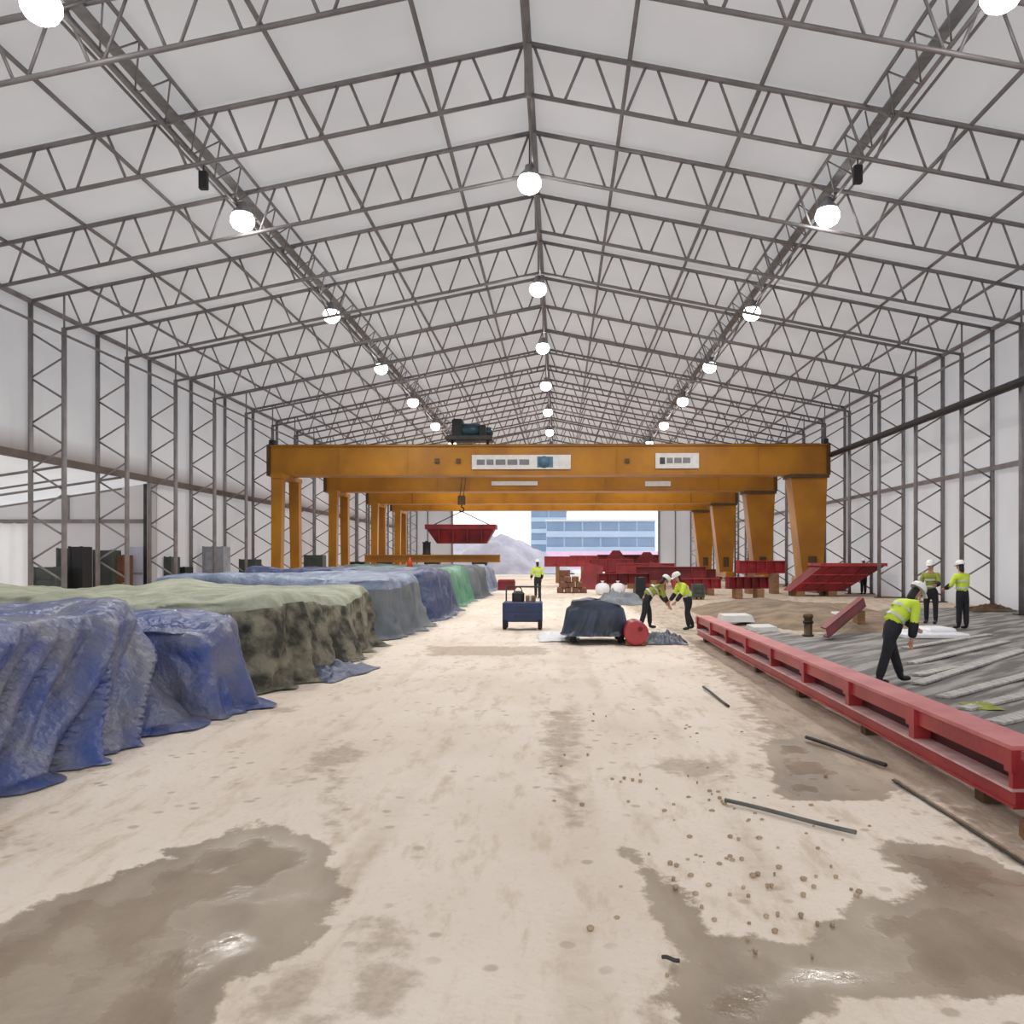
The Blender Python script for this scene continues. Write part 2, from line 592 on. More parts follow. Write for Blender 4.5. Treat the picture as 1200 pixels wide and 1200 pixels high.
    wetm = step(wf, -0.02, 0.035)
    wetc = mix(step(noise(1.6, 6, (1, 0.4, 1)), 0.35, 0.7), lin(172, 154, 132), lin(138, 119, 98))
    col = mix(wetm, col, wetc)
    L.new(col, b.inputs['Base Color'])
    pool = math_('MULTIPLY', step(wf, 0.05, 0.3), step(noise(1.2, 4), 0.42, 0.55))
    r = math_('SUBTRACT', 0.9, math_('MULTIPLY', wetm, 0.45))
    r = math_('SUBTRACT', r, math_('MULTIPLY', pool, 0.36))
    r = math_('SUBTRACT', r, math_('MULTIPLY', greym, 0.3), clamp=True)
    L.new(r, b.inputs['Roughness'])
    b.inputs['Specular IOR Level'].default_value = 0.4
    bp = N.new('ShaderNodeBump')
    bp.inputs['Distance'].default_value = 0.03
    bs = math_('SUBTRACT', 0.5, math_('MULTIPLY', wetm, 0.42))
    L.new(bs, bp.inputs['Strength'])
    L.new(math_('ADD', math_('ADD', fine, mid), math_('MULTIPLY', clod, 0.5)), bp.inputs['Height'])
    L.new(bp.outputs[0], b.inputs['Normal'])
    return m


fm.materials.append(floor_material())
struct('floor', 'sandy hall floor with wet patches and wheel tracks', 'floor', fm)

# ------------------------------------------------------------------ hall shell
# roof membrane: one panel per bay and slope, lightly billowed between the frames
ceil = struct('ceiling', 'white fabric roof membrane on grey purlins', 'ceiling')
YS = [YSTART + BAY * k for k in range(int(round((YEND - YSTART) / BAY)) + 1)]


def roof_panel(sgn):
    b = MB()
    nu, nv = 14, 6
    vs, fs = [], []
    for i in range(nu + 1):
        for j in range(nv + 1):
            d = HALF * i / nu + (0.35 if i == nu else 0)
            y = BAY * j / nv
            sag = 0.10 * math.sin(PI * j / nv) * (0.4 + 0.6 * abs(math.sin(PI * i / nu * 3)))
            vs.append((RIDGE_X + sgn * d, y, RIDGE + 0.16 - SLOPE * d + sag))
    for i in range(nu):
        for j in range(nv):
            q = (i * (nv + 1) + j, (i + 1) * (nv + 1) + j, (i + 1) * (nv + 1) + j + 1, i * (nv + 1) + j + 1)
            fs.append(q if sgn < 0 else q[::-1])
    return b.add(vs, fs, True).mesh('roof_panel', 'roof_fabric')


for sgn in (-1, 1):
    me = roof_panel(sgn)
    for y in YS[:-1]:
        link('fabric_panel', me, ceil, (0, y, 0))


def roof_z(x, drop=0.0):
    return RIDGE - SLOPE * abs(x - RIDGE_X) - drop


PURL = [0.0, 2.4, 5.5, 10.4, 13.0, 15.3]
pm = {}
for d in PURL:
    for sgn in ((1,) if d == 0 else (-1, 1)):
        x = RIDGE_X + sgn * d
        r = 0.085 if d == 0 else 0.055
        MB().tube((x, YSTART, roof_z(x) + 0.07), (x, YEND, roof_z(x) + 0.07), r, 8).build('purlin', 'steel_grey', parent=ceil)
# ridge tie just under the ridge purlin
MB().tube((RIDGE_X, YSTART, RIDGE - 1.22), (RIDGE_X, YEND, RIDGE - 1.22), 0.04, 6).build('ridge_tie', 'steel_grey', parent=ceil)
# lamp trusses: two top tubes and one lower tube with zig-zag webs
for sgn in (-1, 1):
    xa, xb, xm = RIDGE_X + sgn * 7.9, RIDGE_X + sgn * 8.75, RIDGE_X + sgn * 8.35
    za, zb, zm = roof_z(xa) + 0.05, roof_z(xb) + 0.05, roof_z(xm) - 0.55
    for x, z in ((xa, za), (xb, zb), (xm, zm)):
        MB().tube((x, YSTART, z), (x, YEND, z), 0.045, 6).build('purlin', 'steel_grey', parent=ceil)
    xt = RIDGE_X + sgn * 8.33
    MB().box((xt - 0.14, YSTART, roof_z(xt) - 0.16), (xt + 0.14, YEND, roof_z(xt) - 0.12)).build('cable_tray', 'lamp_body', parent=ceil)
    xc = RIDGE_X + sgn * 8.95
    MB().tube((xc, YSTART, roof_z(xc) + 0.05), (xc, YEND, roof_z(xc) + 0.05), 0.035, 6).build('purlin', 'steel_grey', parent=ceil)
    st = 1.4
    da = MB().tube((xa, 0, za), (xm, st / 2, zm), 0.022, 5).mesh('lattice_bar', 'steel_grey')
    db = MB().tube((xm, st / 2, zm), (xa, st, za), 0.022, 5).mesh('lattice_bar', 'steel_grey')
    dc = MB().tube((xb, 0, zb), (xm, st / 2, zm), 0.022, 5).mesh('lattice_bar', 'steel_grey')
    dd = MB().tube((xm, st / 2, zm), (xb, st, zb), 0.022, 5).mesh('lattice_bar', 'steel_grey')
    far = MB()
    for k in range(int((YEND - YSTART) / st)):
        y = YSTART + k * st
        if 11.5 < y < 36:
            for me in (da, db, dc, dd):
                link('lattice_bar', me, ceil, (0, y, 0))
        else:
            for x, z in ((xa, za), (xb, zb)):
                far.tube((x, y, z), (xm, y + st / 2, zm), 0.022, 4)
                far.tube((xm, y + st / 2, zm), (x, y + st, z), 0.022, 4)
    o = far.build('lattice_bars', 'steel_grey', parent=ceil)
    o['kind'] = 'stuff'


# walls: fabric panels per bay, on structure empties
def wall_panel_mesh(x, z0, z1, bulge, m, L=BAY):
    b = MB()
    nu, nv = 8, 8
    vs, fs = [], []
    for i in range(nu + 1):
        for j in range(nv + 1):
            o = bulge * math.sin(PI * i / nu) * (0.5 + 0.5 * math.sin(PI * j / nv))
            vs.append((x + o, L * i / nu, z0 + (z1 - z0) * j / nv))
    for i in range(nu):
        for j in range(nv):
            fs.append((i * (nv + 1) + j, (i + 1) * (nv + 1) + j, (i + 1) * (nv + 1) + j + 1, i * (nv + 1) + j + 1))
    return b.add(vs, fs, True).mesh('wall_panel', m)


WLX, WRX = XL - 0.12, XR + 0.12
wl = struct('wall_left', 'left fabric side wall with brown rail and open side bay', 'wall')
wr = struct('wall_right', 'right white fabric side wall of the hall', 'wall')
AN0, AN1, ANZ = Y0F + BAY * 0, Y0F + BAY * 5 + 0.0, 5.3      # side bay open from the fifth row of columns forward
full_l = wall_panel_mesh(WLX, 0, EAVE + 0.18, -0.09, 'wall_fabric_left')
up_l = wall_panel_mesh(WLX, ANZ, EAVE + 0.18, -0.06, 'wall_fabric_left')
full_r = wall_panel_mesh(WRX, 0, EAVE + 0.18, 0.09, 'wall_fabric')
for y in YS[:-1]:
    inside = AN0 - 0.1 <= y < AN1 - 0.1
    link('fabric_panel', up_l if inside else full_l, wl, (0, y, 0))
    link('fabric_panel', full_r, wr, (0, y, 0))
# rails and eave tubes that run the length of the walls
MB().box((XL - 0.06, YSTART, 5.2), (XL + 0.1, YEND, 5.46)).build('wall_rail', 'rail_brown', parent=wl)
MB().box((XR - 0.08, YSTART, 5.2), (XR + 0.06, YEND, 5.38)).build('wall_rail', 'steel_grey', parent=wr)
MB().tube((XL, YSTART, EAVE), (XL, YEND, EAVE), 0.09, 8).build('eave_tube', 'steel_grey', parent=wl)
MB().tube((XR, YSTART, EAVE), (XR, YEND, EAVE), 0.09, 8).build('eave_tube', 'steel_grey', parent=wr)
MB().tube((XL + 1.15, YSTART, 9.45), (XL + 1.15, YEND, 9.45), 0.05, 6).build('eave_tube', 'steel_grey', parent=wl)
MB().tube((XR - 1.15, YSTART, 9.45), (XR - 1.15, YEND, 9.45), 0.05, 6).build('eave_tube', 'steel_grey', parent=wr)

# black conductor rail along the right wall
b = MB()
b.tube((XR - 1.42, 6, 7.62), (XR - 1.42, 47.6, 7.62), 0.15, 8)
cr = b.build('power_rail', 'black')
tag(cr, 'long black power rail running along the right wall to the front crane', 'rail')
mb_ = MB()
for k in range(11):
    y = Y0F + BAY * (k - 2)
    br = MB().tube((XR - 1.42, y, 7.62), (XR - 1.22, y, 7.72), 0.03, 5).build('bracket', 'steel_dark', parent=cr)

# far gable with the big open gate
wb = struct('wall_back', 'far gable wall around the open gate', 'wall')
YB = YEND + 0.12
OX0, OX1, OZ = P(530, 600, YB).x, P(772, 600, YB).x, 8.2


def gable(x0, x1, z0, steps=6):
    b = MB()
    xs = [x0 + (x1 - x0) * i / steps for i in range(steps + 1)]
    if x0 < RIDGE_X < x1:
        xs = sorted(set(xs + [RIDGE_X]))
    vs, fs = [], []
    for x in xs:
        vs += [(x, YB, z0), (x, YB, roof_z(x) + 0.2)]
    for i in range(len(xs) - 1):
        fs.append((2 * i, 2 * i + 2, 2 * i + 3, 2 * i + 1))
    return b.add(vs, fs)


for x0, x1, z0 in ((WLX, -13.5, 0), (-13.5, OX0, 0), (OX0, RIDGE_X, OZ), (RIDGE_X, OX1, OZ), (OX1, 14, 0), (14, WRX, 0)):
    gable(x0, x1, z0).build('fabric_panel', 'wall_fabric', parent=wb)
for x in (OX0, OX1):
    MB().box((x - 0.12, YB - 0.3, 0), (x + 0.12, YB - 0.05, OZ)).build('gate_post', 'steel_grey', parent=wb)
MB().box((OX0, YB - 0.3, OZ), (OX1, YB - 0.05, OZ + 0.25)).build('gate_lintel', 'steel_grey', parent=wb)
for x in (-15.5, 13.5):
    MB().box((x - 0.07, YB - 0.25, 0), (x + 0.07, YB - 0.08, roof_z(x) - 0.3)).build('gable_post', 'steel_grey', parent=wb)

# ------------------------------------------------------------------ lattice steel portal frames
TD = 1.2                      # truss depth
NP = 11                       # web panels per half
COLIN = 1.15                  # column depth


def frame_meshes():
    out = {}
    for sgn, nm in ((-1, 'l'), (1, 'r')):
        xo = RIDGE_X + sgn * HALF
        xi = xo - sgn * COLIN
        zt = lambda x: roof_z(x)
        zb_ = lambda x: roof_z(x) - TD
        out['top' + nm] = MB().tube((RIDGE_X, 0, RIDGE), (xo, 0, EAVE), 0.066, 8).mesh('top_chord', 'steel_grey')
        out['bot' + nm] = MB().tube((RIDGE_X, 0, RIDGE - TD), (xi, 0, zb_(xi)), 0.055, 8).mesh('bottom_chord', 'steel_grey')
        out['out' + nm] = MB().tube((xo, 0, 0), (xo, 0, EAVE), 0.085, 8).mesh('outer_post', 'steel_grey')
        out['in' + nm] = MB().tube((xi, 0, 0), (xi, 0, zb_(xi) + 0.05), 0.085, 8).mesh('inner_post', 'steel_grey')
        out['base' + nm] = MB().cbox((min(xo, xi) - 0.2, -0.2, 0), (max(xo, xi) + 0.2, 0.2, 0.03), 0.01).mesh('base_plate', 'steel_dark')
        webs = []
        pl = (HALF - COLIN) / NP
        g = 0.13
        for i in range(NP):
            d0, d1 = i * pl, (i + 1) * pl
            dm = (d0 + d1) / 2
            X = lambda d: RIDGE_X + sgn * d
            webs.append(((X(d0 + g), zt(X(d0 + g))), (X(dm - g), zb_(X(dm - g)))))
            webs.append(((X(dm + g), zb_(X(dm + g))), (X(d1 - g), zt(X(d1 - g)))))
        webs.append(((xi, zt(xi)), (xi, zb_(xi))))
        cw = []
        nc = 6
        zc = zb_(xi) - 0.1
        for i in range(nc):
            z0, z1 = 0.25 + (zc - 0.25) * i / nc, 0.25 + (zc - 0.25) * (i + 1) / nc
            m_ = (z0 + z1) / 2
            cw.append(((xo, z0), (xi, m_ - 0.06)))
            cw.append(((xi, m_ + 0.06), (xo, z1)))
        out['web' + nm] = [MB().tube((a[0], 0, a[1]), (c[0], 0, c[1]), 0.036, 6).mesh('web_bar', 'steel_grey') for a, c in webs]
        out['cweb' + nm] = [MB().tube((a[0], 0, a[1]), (c[0], 0, c[1]), 0.036, 6).mesh('web_bar', 'steel_grey') for a, c in cw]
        j = MB()
        for a, c in webs + cw:
            j.tube((a[0], 0, a[1]), (c[0], 0, c[1]), 0.036, 5)
        out['all' + nm] = j.mesh('web_bars', 'steel_grey')
    # gusset at the ridge
    out['gus'] = MB().box((RIDGE_X - 0.09, -0.06, RIDGE - TD - 0.06), (RIDGE_X + 0.09, 0.06, RIDGE + 0.05)).mesh('ridge_post', 'steel_grey')
    return out


FMS = frame_meshes()
for k in range(NF):
    y = Y0F + BAY * k
    pos = ORD[k]
    lab = ('%s grey lattice steel portal frame counted from the camera' % pos) if k < NF - 1 else \
        'last grey lattice steel portal frame standing against the far gable'
    fr = thing('portal_frame', lab, 'frame', (0, y, 0), group='lattice portal frames carrying the roof')
    for nm in 'lr':
        for key, pn in (('top', 'top_chord'), ('bot', 'bottom_chord'), ('out', 'outer_post'), ('in', 'inner_post'), ('base', 'base_plate')):
            link(pn, FMS[key + nm], fr)
        if k <= 9:
            for me in FMS['web' + nm]:
                link('web_bar', me, fr)
            if k >= 3:
                for me in FMS['cweb' + nm]:
                    link('web_bar', me, fr)
        else:
            o = link('web_bars', FMS['all' + nm], fr)
            o['kind'] = 'stuff'
    link('ridge_post', FMS['gus'], fr)

# ------------------------------------------------------------------ high-bay lamps
lamp_hous = MB().lathe([(0.05, 0.46), (0.12, 0.44), (0.13, 0.32), (0.16, 0.3), (0.29, 0.16), (0.3, 0.12), (0.26, 0.12)], n=20).mesh('housing', 'lamp_body')
lamp_lens = MB().lathe([(0.27, 0.12), (0.33, 0.0), (0.33, -0.12), (0.26, -0.25), (0.14, -0.33), (0.03, -0.35)], n=20).mesh('lens', 'lamp_glow')
spot = bpy.data.lights.new('high_bay_light', 'SPOT')
spot.energy = LAMP_W
spot.color = (1.0, 0.985, 0.96)
spot.spot_size = math.radians(165)
spot.spot_blend = 0.6
spot.shadow_soft_size = 0.3


def lamp(x, y, z, ztop, label):
    t = thing('pendant_lamp', label, 'lamp', (x, y, z), group='high-bay lamps under the roof')
    link('housing', lamp_hous, t)
    link('lens', lamp_lens, t)
    MB().tube((0, 0, 0.4), (0, 0, ztop - z), 0.02, 6).build('hanger_rod', 'steel_dark', parent=t)
    li = link('high_bay_light', spot, t, (0, 0, -0.45))


for n in range(-1, 8):
    y = 23.9 + 9.34 * n
    yf = Y0F + BAY * round((y - Y0F) / BAY)
    if abs(y - yf) < 0.5:
        y = yf - 0.5 if y < yf else yf + 0.5
    for sgn, side in ((-1, 'left'), (1, 'right')):
        x = RIDGE_X + sgn * 8.2
        lamp(x, y, 9.6 + HC, roof_z(x) - 0.58, '%s glowing lamp from the camera along the %s roof truss' % (ORD[n + 1], side))
    if n >= 0:
        lamp(RIDGE_X - 0.1, y, 10.58 + HC, RIDGE - 1.25 if False else RIDGE - 0.02, '%s glowing lamp from the camera along the roof ridge' % ORD[n])

# small dark boxes hung under the second frame
for sgn, side in ((-1, 'left'), (1, 'right')):
    x = RIDGE_X + sgn * 7.75
    t = thing('hanging_sensor', 'small dark box hanging below the second roof frame, %s side' % side, 'box', (x, Y0F + BAY, 0))
    zt_ = roof_z(x) - TD
    MB().cbox((-0.1, -0.08, zt_ - 0.62), (0.1, 0.08, zt_ - 0.2), 0.02).build('case', 'black', parent=t)
    MB().tube((0, 0, zt_ - 0.2), (0, 0, zt_), 0.02, 6).build('bracket', 'steel_dark', parent=t)

# ------------------------------------------------------------------ side annex behind the open left bays
AX = -27.0
wn_ = struct('wall_annex', 'pale fabric walls of the side annex with grey rails', 'wall')
YA = AN1 + 1.0
DX = P(36, 612, YA).x                                         # opening added behind the translucent curtain so daylight brightens it
DZ = 4.0 + 1.3 * (DX - AX) / (WLX - 0.02 - AX)
MB().add([(DX, YA, 0), (WLX - 0.02, YA, 0), (WLX - 0.02, YA, 5.3), (DX, YA, DZ)], [(0, 1, 2, 3)]).build('fabric_panel', 'wall_fabric', parent=wn_)
MB().add([(AX, YA, 3.45), (DX, YA, 3.45), (DX, YA, DZ), (AX, YA, 4.0)], [(0, 1, 2, 3)]).build('fabric_panel', 'wall_fabric', parent=wn_)
MB().add([(AX, AN0 - 1, 0), (AX, YA, 0), (AX, YA, 4.0), (AX, AN0 - 1, 4.0)], [(0, 1, 2, 3)]).build('fabric_panel', 'white_fabric', parent=wn_)
MB().add([(AX, AN0 - 1, 0), (WLX - 0.02, AN0 - 1, 0), (WLX - 0.02, AN0 - 1, 5.3), (AX, AN0 - 1, 4.0)], [(3, 2, 1, 0)]).build('fabric_panel', 'wall_fabric', parent=wn_)
MB().add([(AX, AN0 - 1, 4.0), (AX, YA, 4.0), (WLX - 0.02, YA, 5.3), (WLX - 0.02, AN0 - 1, 5.3)], [(0, 1, 2, 3)]).build('roof_panel', 'white_fabric', parent=wn_)
MB().box((AX, YA - 0.16, 3.45), (WLX - 0.05, YA - 0.04, 3.63)).build('cross_rail', 'steel_grey', parent=wn_)
MB().box((WLX - 0.5, YA - 0.3, 0), (WLX - 0.25, YA - 0.05, 5.2)).build('door_post', 'steel_dark', parent=wn_)
MB().box((P(80, 600, YA).x, YA - 0.16, 3.6), (P(80, 600, YA).x + 0.1, YA - 0.06, 4.9)).build('short_post', 'steel_grey', parent=wn_)
for k in range(5):
    y = AN0 + BAY * k + 2.1
    MB().tube((AX, y, 3.95), (WLX - 0.02, y, 5.22), 0.05, 6).build('annex_rafter', 'steel_grey', parent=wn_)
    MB().tube((AX, y, 3.45), (WLX - 0.02, y, 4.75), 0.04, 6).build('annex_rafter', 'steel_grey', parent=wn_)
a, b2 = P(-40, 612, YA - 0.3), P(36, 612, YA - 0.3)
t = thing('roller_curtain', 'bright white hanging curtain door in the side annex', 'curtain', (a.x, YA - 0.3, 0))
cu = MB()
vs, fs = [], []
for i in range(25):
    for j in range(9):
        vs.append(((b2.x - a.x) * i / 24, 0.05 * math.sin(i * 1.3), 0.02 + (a.z - 0.02) * j / 8))
for i in range(24):
    for j in range(8):
        fs.append((i * 9 + j, (i + 1) * 9 + j, (i + 1) * 9 + j + 1, i * 9 + j + 1))
cu.add(vs, fs, True).build('curtain_sheet', 'white_fabric', parent=t)
MB().tube((0, 0, a.z), (b2.x - a.x, 0, a.z), 0.06, 8).build('roller_tube', 'steel_grey', parent=t)


def crate(name, label, cat, x0, x1, y, dep, z0, z1, m, slats=4, group=None):
    t = thing(name, label, cat, ((x0 + x1) / 2, y, z0), 0, group)
    w, h = (x1 - x0) / 2, z1 - z0
    MB().cbox((-w + 0.03, 0.03, 0.1), (w - 0.03, dep - 0.03, h - 0.02), 0.02).build('body', m, parent=t)
    for i in range(slats):
        z = 0.1 + (h - 0.14) * i / slats
        MB().box((-w, 0, z + 0.015), (w, 0.03, z + (h - 0.14) / slats - 0.015)).build('slat', m, parent=t)
    for s in (-1, 0, 1):
        MB().box((s * (w - 0.08) - 0.06, 0, 0), (s * (w - 0.08) + 0.06, dep, 0.1)).build('skid', 'wood', parent=t)
    for s in (-1, 1):
        MB().box((s * (w - 0.05) - 0.05, -0.025, 0.1), (s * (w - 0.05) + 0.05, 0.0, h)).build('batten', m, parent=t)
    return t


def prect(x0, x1, ytop, Y):
    return P(x0, 650, Y).x, P(x1, 650, Y).x, P(x0, ytop, Y).z


x0, x1, z = prect(66, 84, 642, 35.0)
crate('wrapped_pallet', 'dark green slatted crate beside the white curtain in the annex', 'crate', x0, x1, 35.0, 0.8, 0, z, 'crate_green', 5)
x0, x1, z = prect(80, 97, 640, 34.0)
crate('equipment_cabinet', 'tall black crate under the annex cross rail', 'crate', x0, x1, 34.0, 0.8, 0, z, 'black', 5)
x0, x1, z = prect(98, 122, 644, 35.3)
crate('storage_crate', 'grey-green crate between black crate and brown crate', 'crate', x0, x1, 36.0, 0.8, 0, z, 'crate_green', 4)
x0, x1, z = prect(126, 149, 650, 36.6)
crate('wooden_crate', 'brown wooden crate by the open side bay', 'crate', x0, x1, 36.4, 0.8, 0, z, 'crate_brown', 4)
x0, x1, z = prect(38, 66, 664, 33.0)
crate('low_crate', 'low dark crate in front of the white annex curtain', 'crate', x0, x1, 33.0, 0.8, 0, z, 'crate_green', 3)
x0, x1, z = prect(150, 166, 640, 37.2)
t = thing('leaning_panel', 'pale lilac sheet panel leaning by the annex door post', 'panel', (x0, 37.3, 0))
MB().cbox((0, 0, 0.0), (x1 - x0, 0.08, z), 0.02).build('panel_sheet', 'lilac_panel', parent=t)
MB().box((0.0, -0.03, z * 0.5 - 0.05), (x1 - x0, 0.0, z * 0.5 + 0.05)).build('batten', 'grey_box', parent=t)
# clutter by the left wall behind the tarps
for (xa, xb, yt, Y, m, lb) in ((192, 201, 652, 38.6, 'crate_green', 'narrow dark crate just beyond the annex door post'),
                               (206, 217, 664, 39.6, 'black', 'low black crate beside the narrow dark crate'),
                               (237, 262, 640, 42.2, 'grey_box', 'tall grey crate standing against the left wall'),
                               (280, 300, 655, 45.7, 'crate_green', 'green crate just left of the front crane legs'),
                               (356, 378, 650, 54.6, 'crate_green', 'dark crate between the first two crane legs'),
                               (404, 428, 658, 64, 'black', 'black crate behind the second left crane leg')):
    x0, x1, z = prect(xa, xb, yt, Y)
    crate('storage_crate', lb, 'crate', x0, x1, Y, 1.0, 0, z, m, 4)

# ------------------------------------------------------------------ gantry cranes
CRY = [48.5, 60.1, 73.2, 83.4]
CXL, CXR = P(319, 560, 48.5).x, P(967, 560, 48.5).x
GZ0, GZ1 = P(600, 558, 48.5).z, P(600, 523, 48.5).z


def make_crane(k, y, label):
    t = thing('gantry_crane', label, 'crane', (0, y, 0), group='yellow gantry cranes in a row')
    gw = 0.55
    # box girder with proud top and bottom flanges
    b = MB().box((CXL, -gw, GZ0 + 0.06), (CXR, gw, GZ1 - 0.06))
    b.box((CXL - 0.05, -gw - 0.12, GZ1 - 0.06), (CXR + 0.05, gw + 0.12, GZ1))
    b.box((CXL - 0.05, -gw - 0.12, GZ0), (CXR + 0.05, gw + 0.12, GZ0 + 0.06))
    g = b.build('girder', 'crane_yellow', parent=t)
    for x in (CXL, CXR):
        MB().box((x - 0.09, -gw - 0.15, GZ0 - 0.02), (x + 0.09, gw + 0.15, GZ1 + 0.03)).build('end_plate', 'crane_dark', parent=g)
        MB().cbox((x - 0.12, -0.25, GZ1 + 0.03), (x + 0.2 if x < 0 else x + 0.12, 0.25, GZ1 + 0.38), 0.03).build('buffer_stop', 'black', parent=g)
    for q in range(1, 8):
        x = CXL + (CXR - CXL) * q / 8
        MB().box((x - 0.03, -gw - 0.05, GZ0 + 0.06), (x + 0.03, -gw + 0.01, GZ1 - 0.06)).build('seam_rib', 'crane_yellow', parent=g)
    # trolley rail on the top flange
    MB().box((CXL + 0.3, -0.06, GZ1), (CXR - 0.3, 0.06, GZ1 + 0.12)).build('trolley_rail', 'crane_dark', parent=g)
    # pendulum leg on the left: two slim posts spread along the track
    for s in (-1, 1):
        MB().hexa([(CXL + 0.6, s * 1.7 - 0.28, 0.75), (CXL + 1.12, s * 1.7 - 0.28, 0.75), (CXL + 1.12, s * 1.7 + 0.28, 0.75), (CXL + 0.6, s * 1.7 + 0.28, 0.75),
                   (CXL + 0.57, s * 1.45 - 0.28, GZ0), (CXL + 1.15, s * 1.45 - 0.28, GZ0), (CXL + 1.15, s * 1.45 + 0.28, GZ0), (CXL + 0.57, s * 1.45 + 0.28, GZ0)]
                  ).build('leg', 'crane_yellow', parent=t)
    MB().box((CXL + 0.54, -1.8, GZ0 - 0.25), (CXL + 1.18, 1.8, GZ0 - 0.002)).build('leg_head', 'crane_yellow', parent=t)
    # rigid tapered box leg on the right
    MB().hexa([(CXR - 1.45, -0.75, 0.75), (CXR - 0.35, -0.75, 0.75), (CXR - 0.35, 0.75, 0.75), (CXR - 1.45, 0.75, 0.75),
               (CXR - 2.1, -0.6, GZ0), (CXR - 0.05, -0.6, GZ0), (CXR - 0.05, 0.6, GZ0), (CXR - 2.1, 0.6, GZ0)]).build('leg', 'crane_yellow', parent=t)
    MB().box((CXR - 2.2, -0.72, GZ0 - 0.18), (CXR + 0.02, 0.72, GZ0 + 0.02)).build('leg_head', 'crane_dark', parent=t)
    MB().box((CXR - 1.15, -0.79, 1.2), (CXR - 0.7, -0.72, 2.0)).build('hatch_cover', 'crane_dark', parent=t)
    # sill beams with wheels
    for x in (CXL + 0.86, CXR - 0.9):
        sb = MB().cbox((x - 0.36, -2.4, 0.32), (x + 0.36, 2.4, 0.78), 0.05).build('sill_beam', 'crane_yellow', parent=t)
        for yy in (-2.0, 2.0):
            MB().lathe([(0.1, -0.12), (0.3, -0.12), (0.32, -0.08), (0.32, 0.08), (0.3, 0.12), (0.1, 0.12)], (x, yy, 0.32), 'x', 18).build('wheel', 'steel_dark', parent=sb)
    return t


crlab = ['front yellow gantry crane with white banners and teal hoist', 'second yellow gantry crane from the front, carrying the red load',
         'third yellow gantry crane from the front', 'rearmost yellow gantry crane nearest the open gate']
CR = [make_crane(k, y, crlab[k]) for k, y in enumerate(CRY)]


def banner(crane, Y, x0, x1, y0, y1, name):
    """flat printed plate on the front of a girder; lines of print too small to read"""
    yl = -0.55 - 0.09
    a, b_ = P(x0, y1, Y - 0.6), P(x1, y0, Y - 0.6)
    o = MB().box((a.x, yl, a.z), (b_.x, yl + 0.05, b_.z)).build(name, 'plate_white', parent=crane)
    return o, a, b_, yl


o, a, b_, yl = banner(CR[0], 48.5, 553, 669, 533, 550, 'banner')
w, h = b_.x - a.x, b_.z - a.z
for i, (u0, u1) in enumerate(((0.05, 0.13), (0.15, 0.22), (0.24, 0.34), (0.36, 0.46), (0.48, 0.58))):
    MB().box((a.x + u0 * w, yl - 0.012, a.z + 0.3 * h), (a.x + u1 * w, yl, a.z + 0.68 * h)).build('print_mark', 'plate_grey', parent=o)
MB().lathe([(0.34, -0.012), (0.34, 0.0)], (a.x + 0.73 * w, yl, a.z + 0.5 * h), 'y', 18).build('round_emblem', 'plate_blue', parent=o)
MB().box((a.x + 0.66 * w, yl - 0.008, a.z + 0.12 * h), (a.x + 0.82 * w, yl, a.z + 0.88 * h)).build('emblem_ground', 'plate_blue', parent=o)
o, a, b_, yl = banner(CR[0], 48.5, 768, 819, 531, 549, 'banner')
w, h = b_.x - a.x, b_.z - a.z
MB().box((a.x + 0.1 * w, yl - 0.012, a.z + 0.28 * h), (a.x + 0.22 * w, yl, a.z + 0.72 * h)).build('emblem', 'steel_dark', parent=o)
for u0, u1 in ((0.26, 0.4), (0.43, 0.6), (0.63, 0.8)):
    MB().box((a.x + u0 * w, yl - 0.012, a.z + 0.34 * h), (a.x + u1 * w, yl, a.z + 0.7 * h)).build('print_mark', 'plate_grey', parent=o)
for x0, x1, y0, y1 in ((576, 630, 564, 569), (756, 786, 564, 570)):
    banner(CR[1], 60.1, x0, x1, y0, y1, 'nameplate')
for x in (512, 537, 735):
    a = P(x, 540, 47.9)
    MB().box((a.x - 0.12, -0.66, a.z - 0.12), (a.x + 0.12, -0.54, a.z + 0.12)).build('lifting_lug', 'crane_dark', parent=CR[0])

# hoist trolley on top of the front girder
a, b_ = P(524, 522, 48.5), P(578, 498, 48.5)
t = thing('hoist_trolley', 'dark teal hoist trolley on top of the front crane girder', 'hoist', (a.x, 48.5, GZ1 + 0.12))
w = b_.x - a.x
MB().cbox((0.0, -0.8, 0.18), (w, 0.8, 0.42), 0.04).build('trolley_frame', 'steel_dark', parent=t)
MB().lathe([(0.2, 0.5), (0.42, 0.52), (0.42, 1.9), (0.2, 1.92)], (0.0, -0.25, 0.72), 'x', 18).build('rope_drum', 'teal', parent=t)
MB().cbox((0.35, -0.7, 0.42), (0.95, 0.3, 1.35), 0.06).build('motor_cabinet', 'black', parent=t)
MB().lathe([(0.1, 1.9), (0.3, 1.92), (0.3, 2.5), (0.12, 2.6)], (0.0, 0.2, 0.7), 'x', 16).build('motor', 'teal', parent=t)
MB().cbox((1.85, -0.7, 0.42), (2.25, 0.2, 1.0), 0.05).build('gearbox', 'black', parent=t)
for x in (0.3, w - 0.3):
    for yy in (-0.3, 0.3):
        MB().lathe([(0.05, -0.06), (0.16, -0.06), (0.16, 0.06), (0.05, 0.06)], (x, yy * 0.3, 0.16), 'x', 14).build('wheel', 'steel_dark', parent=t)

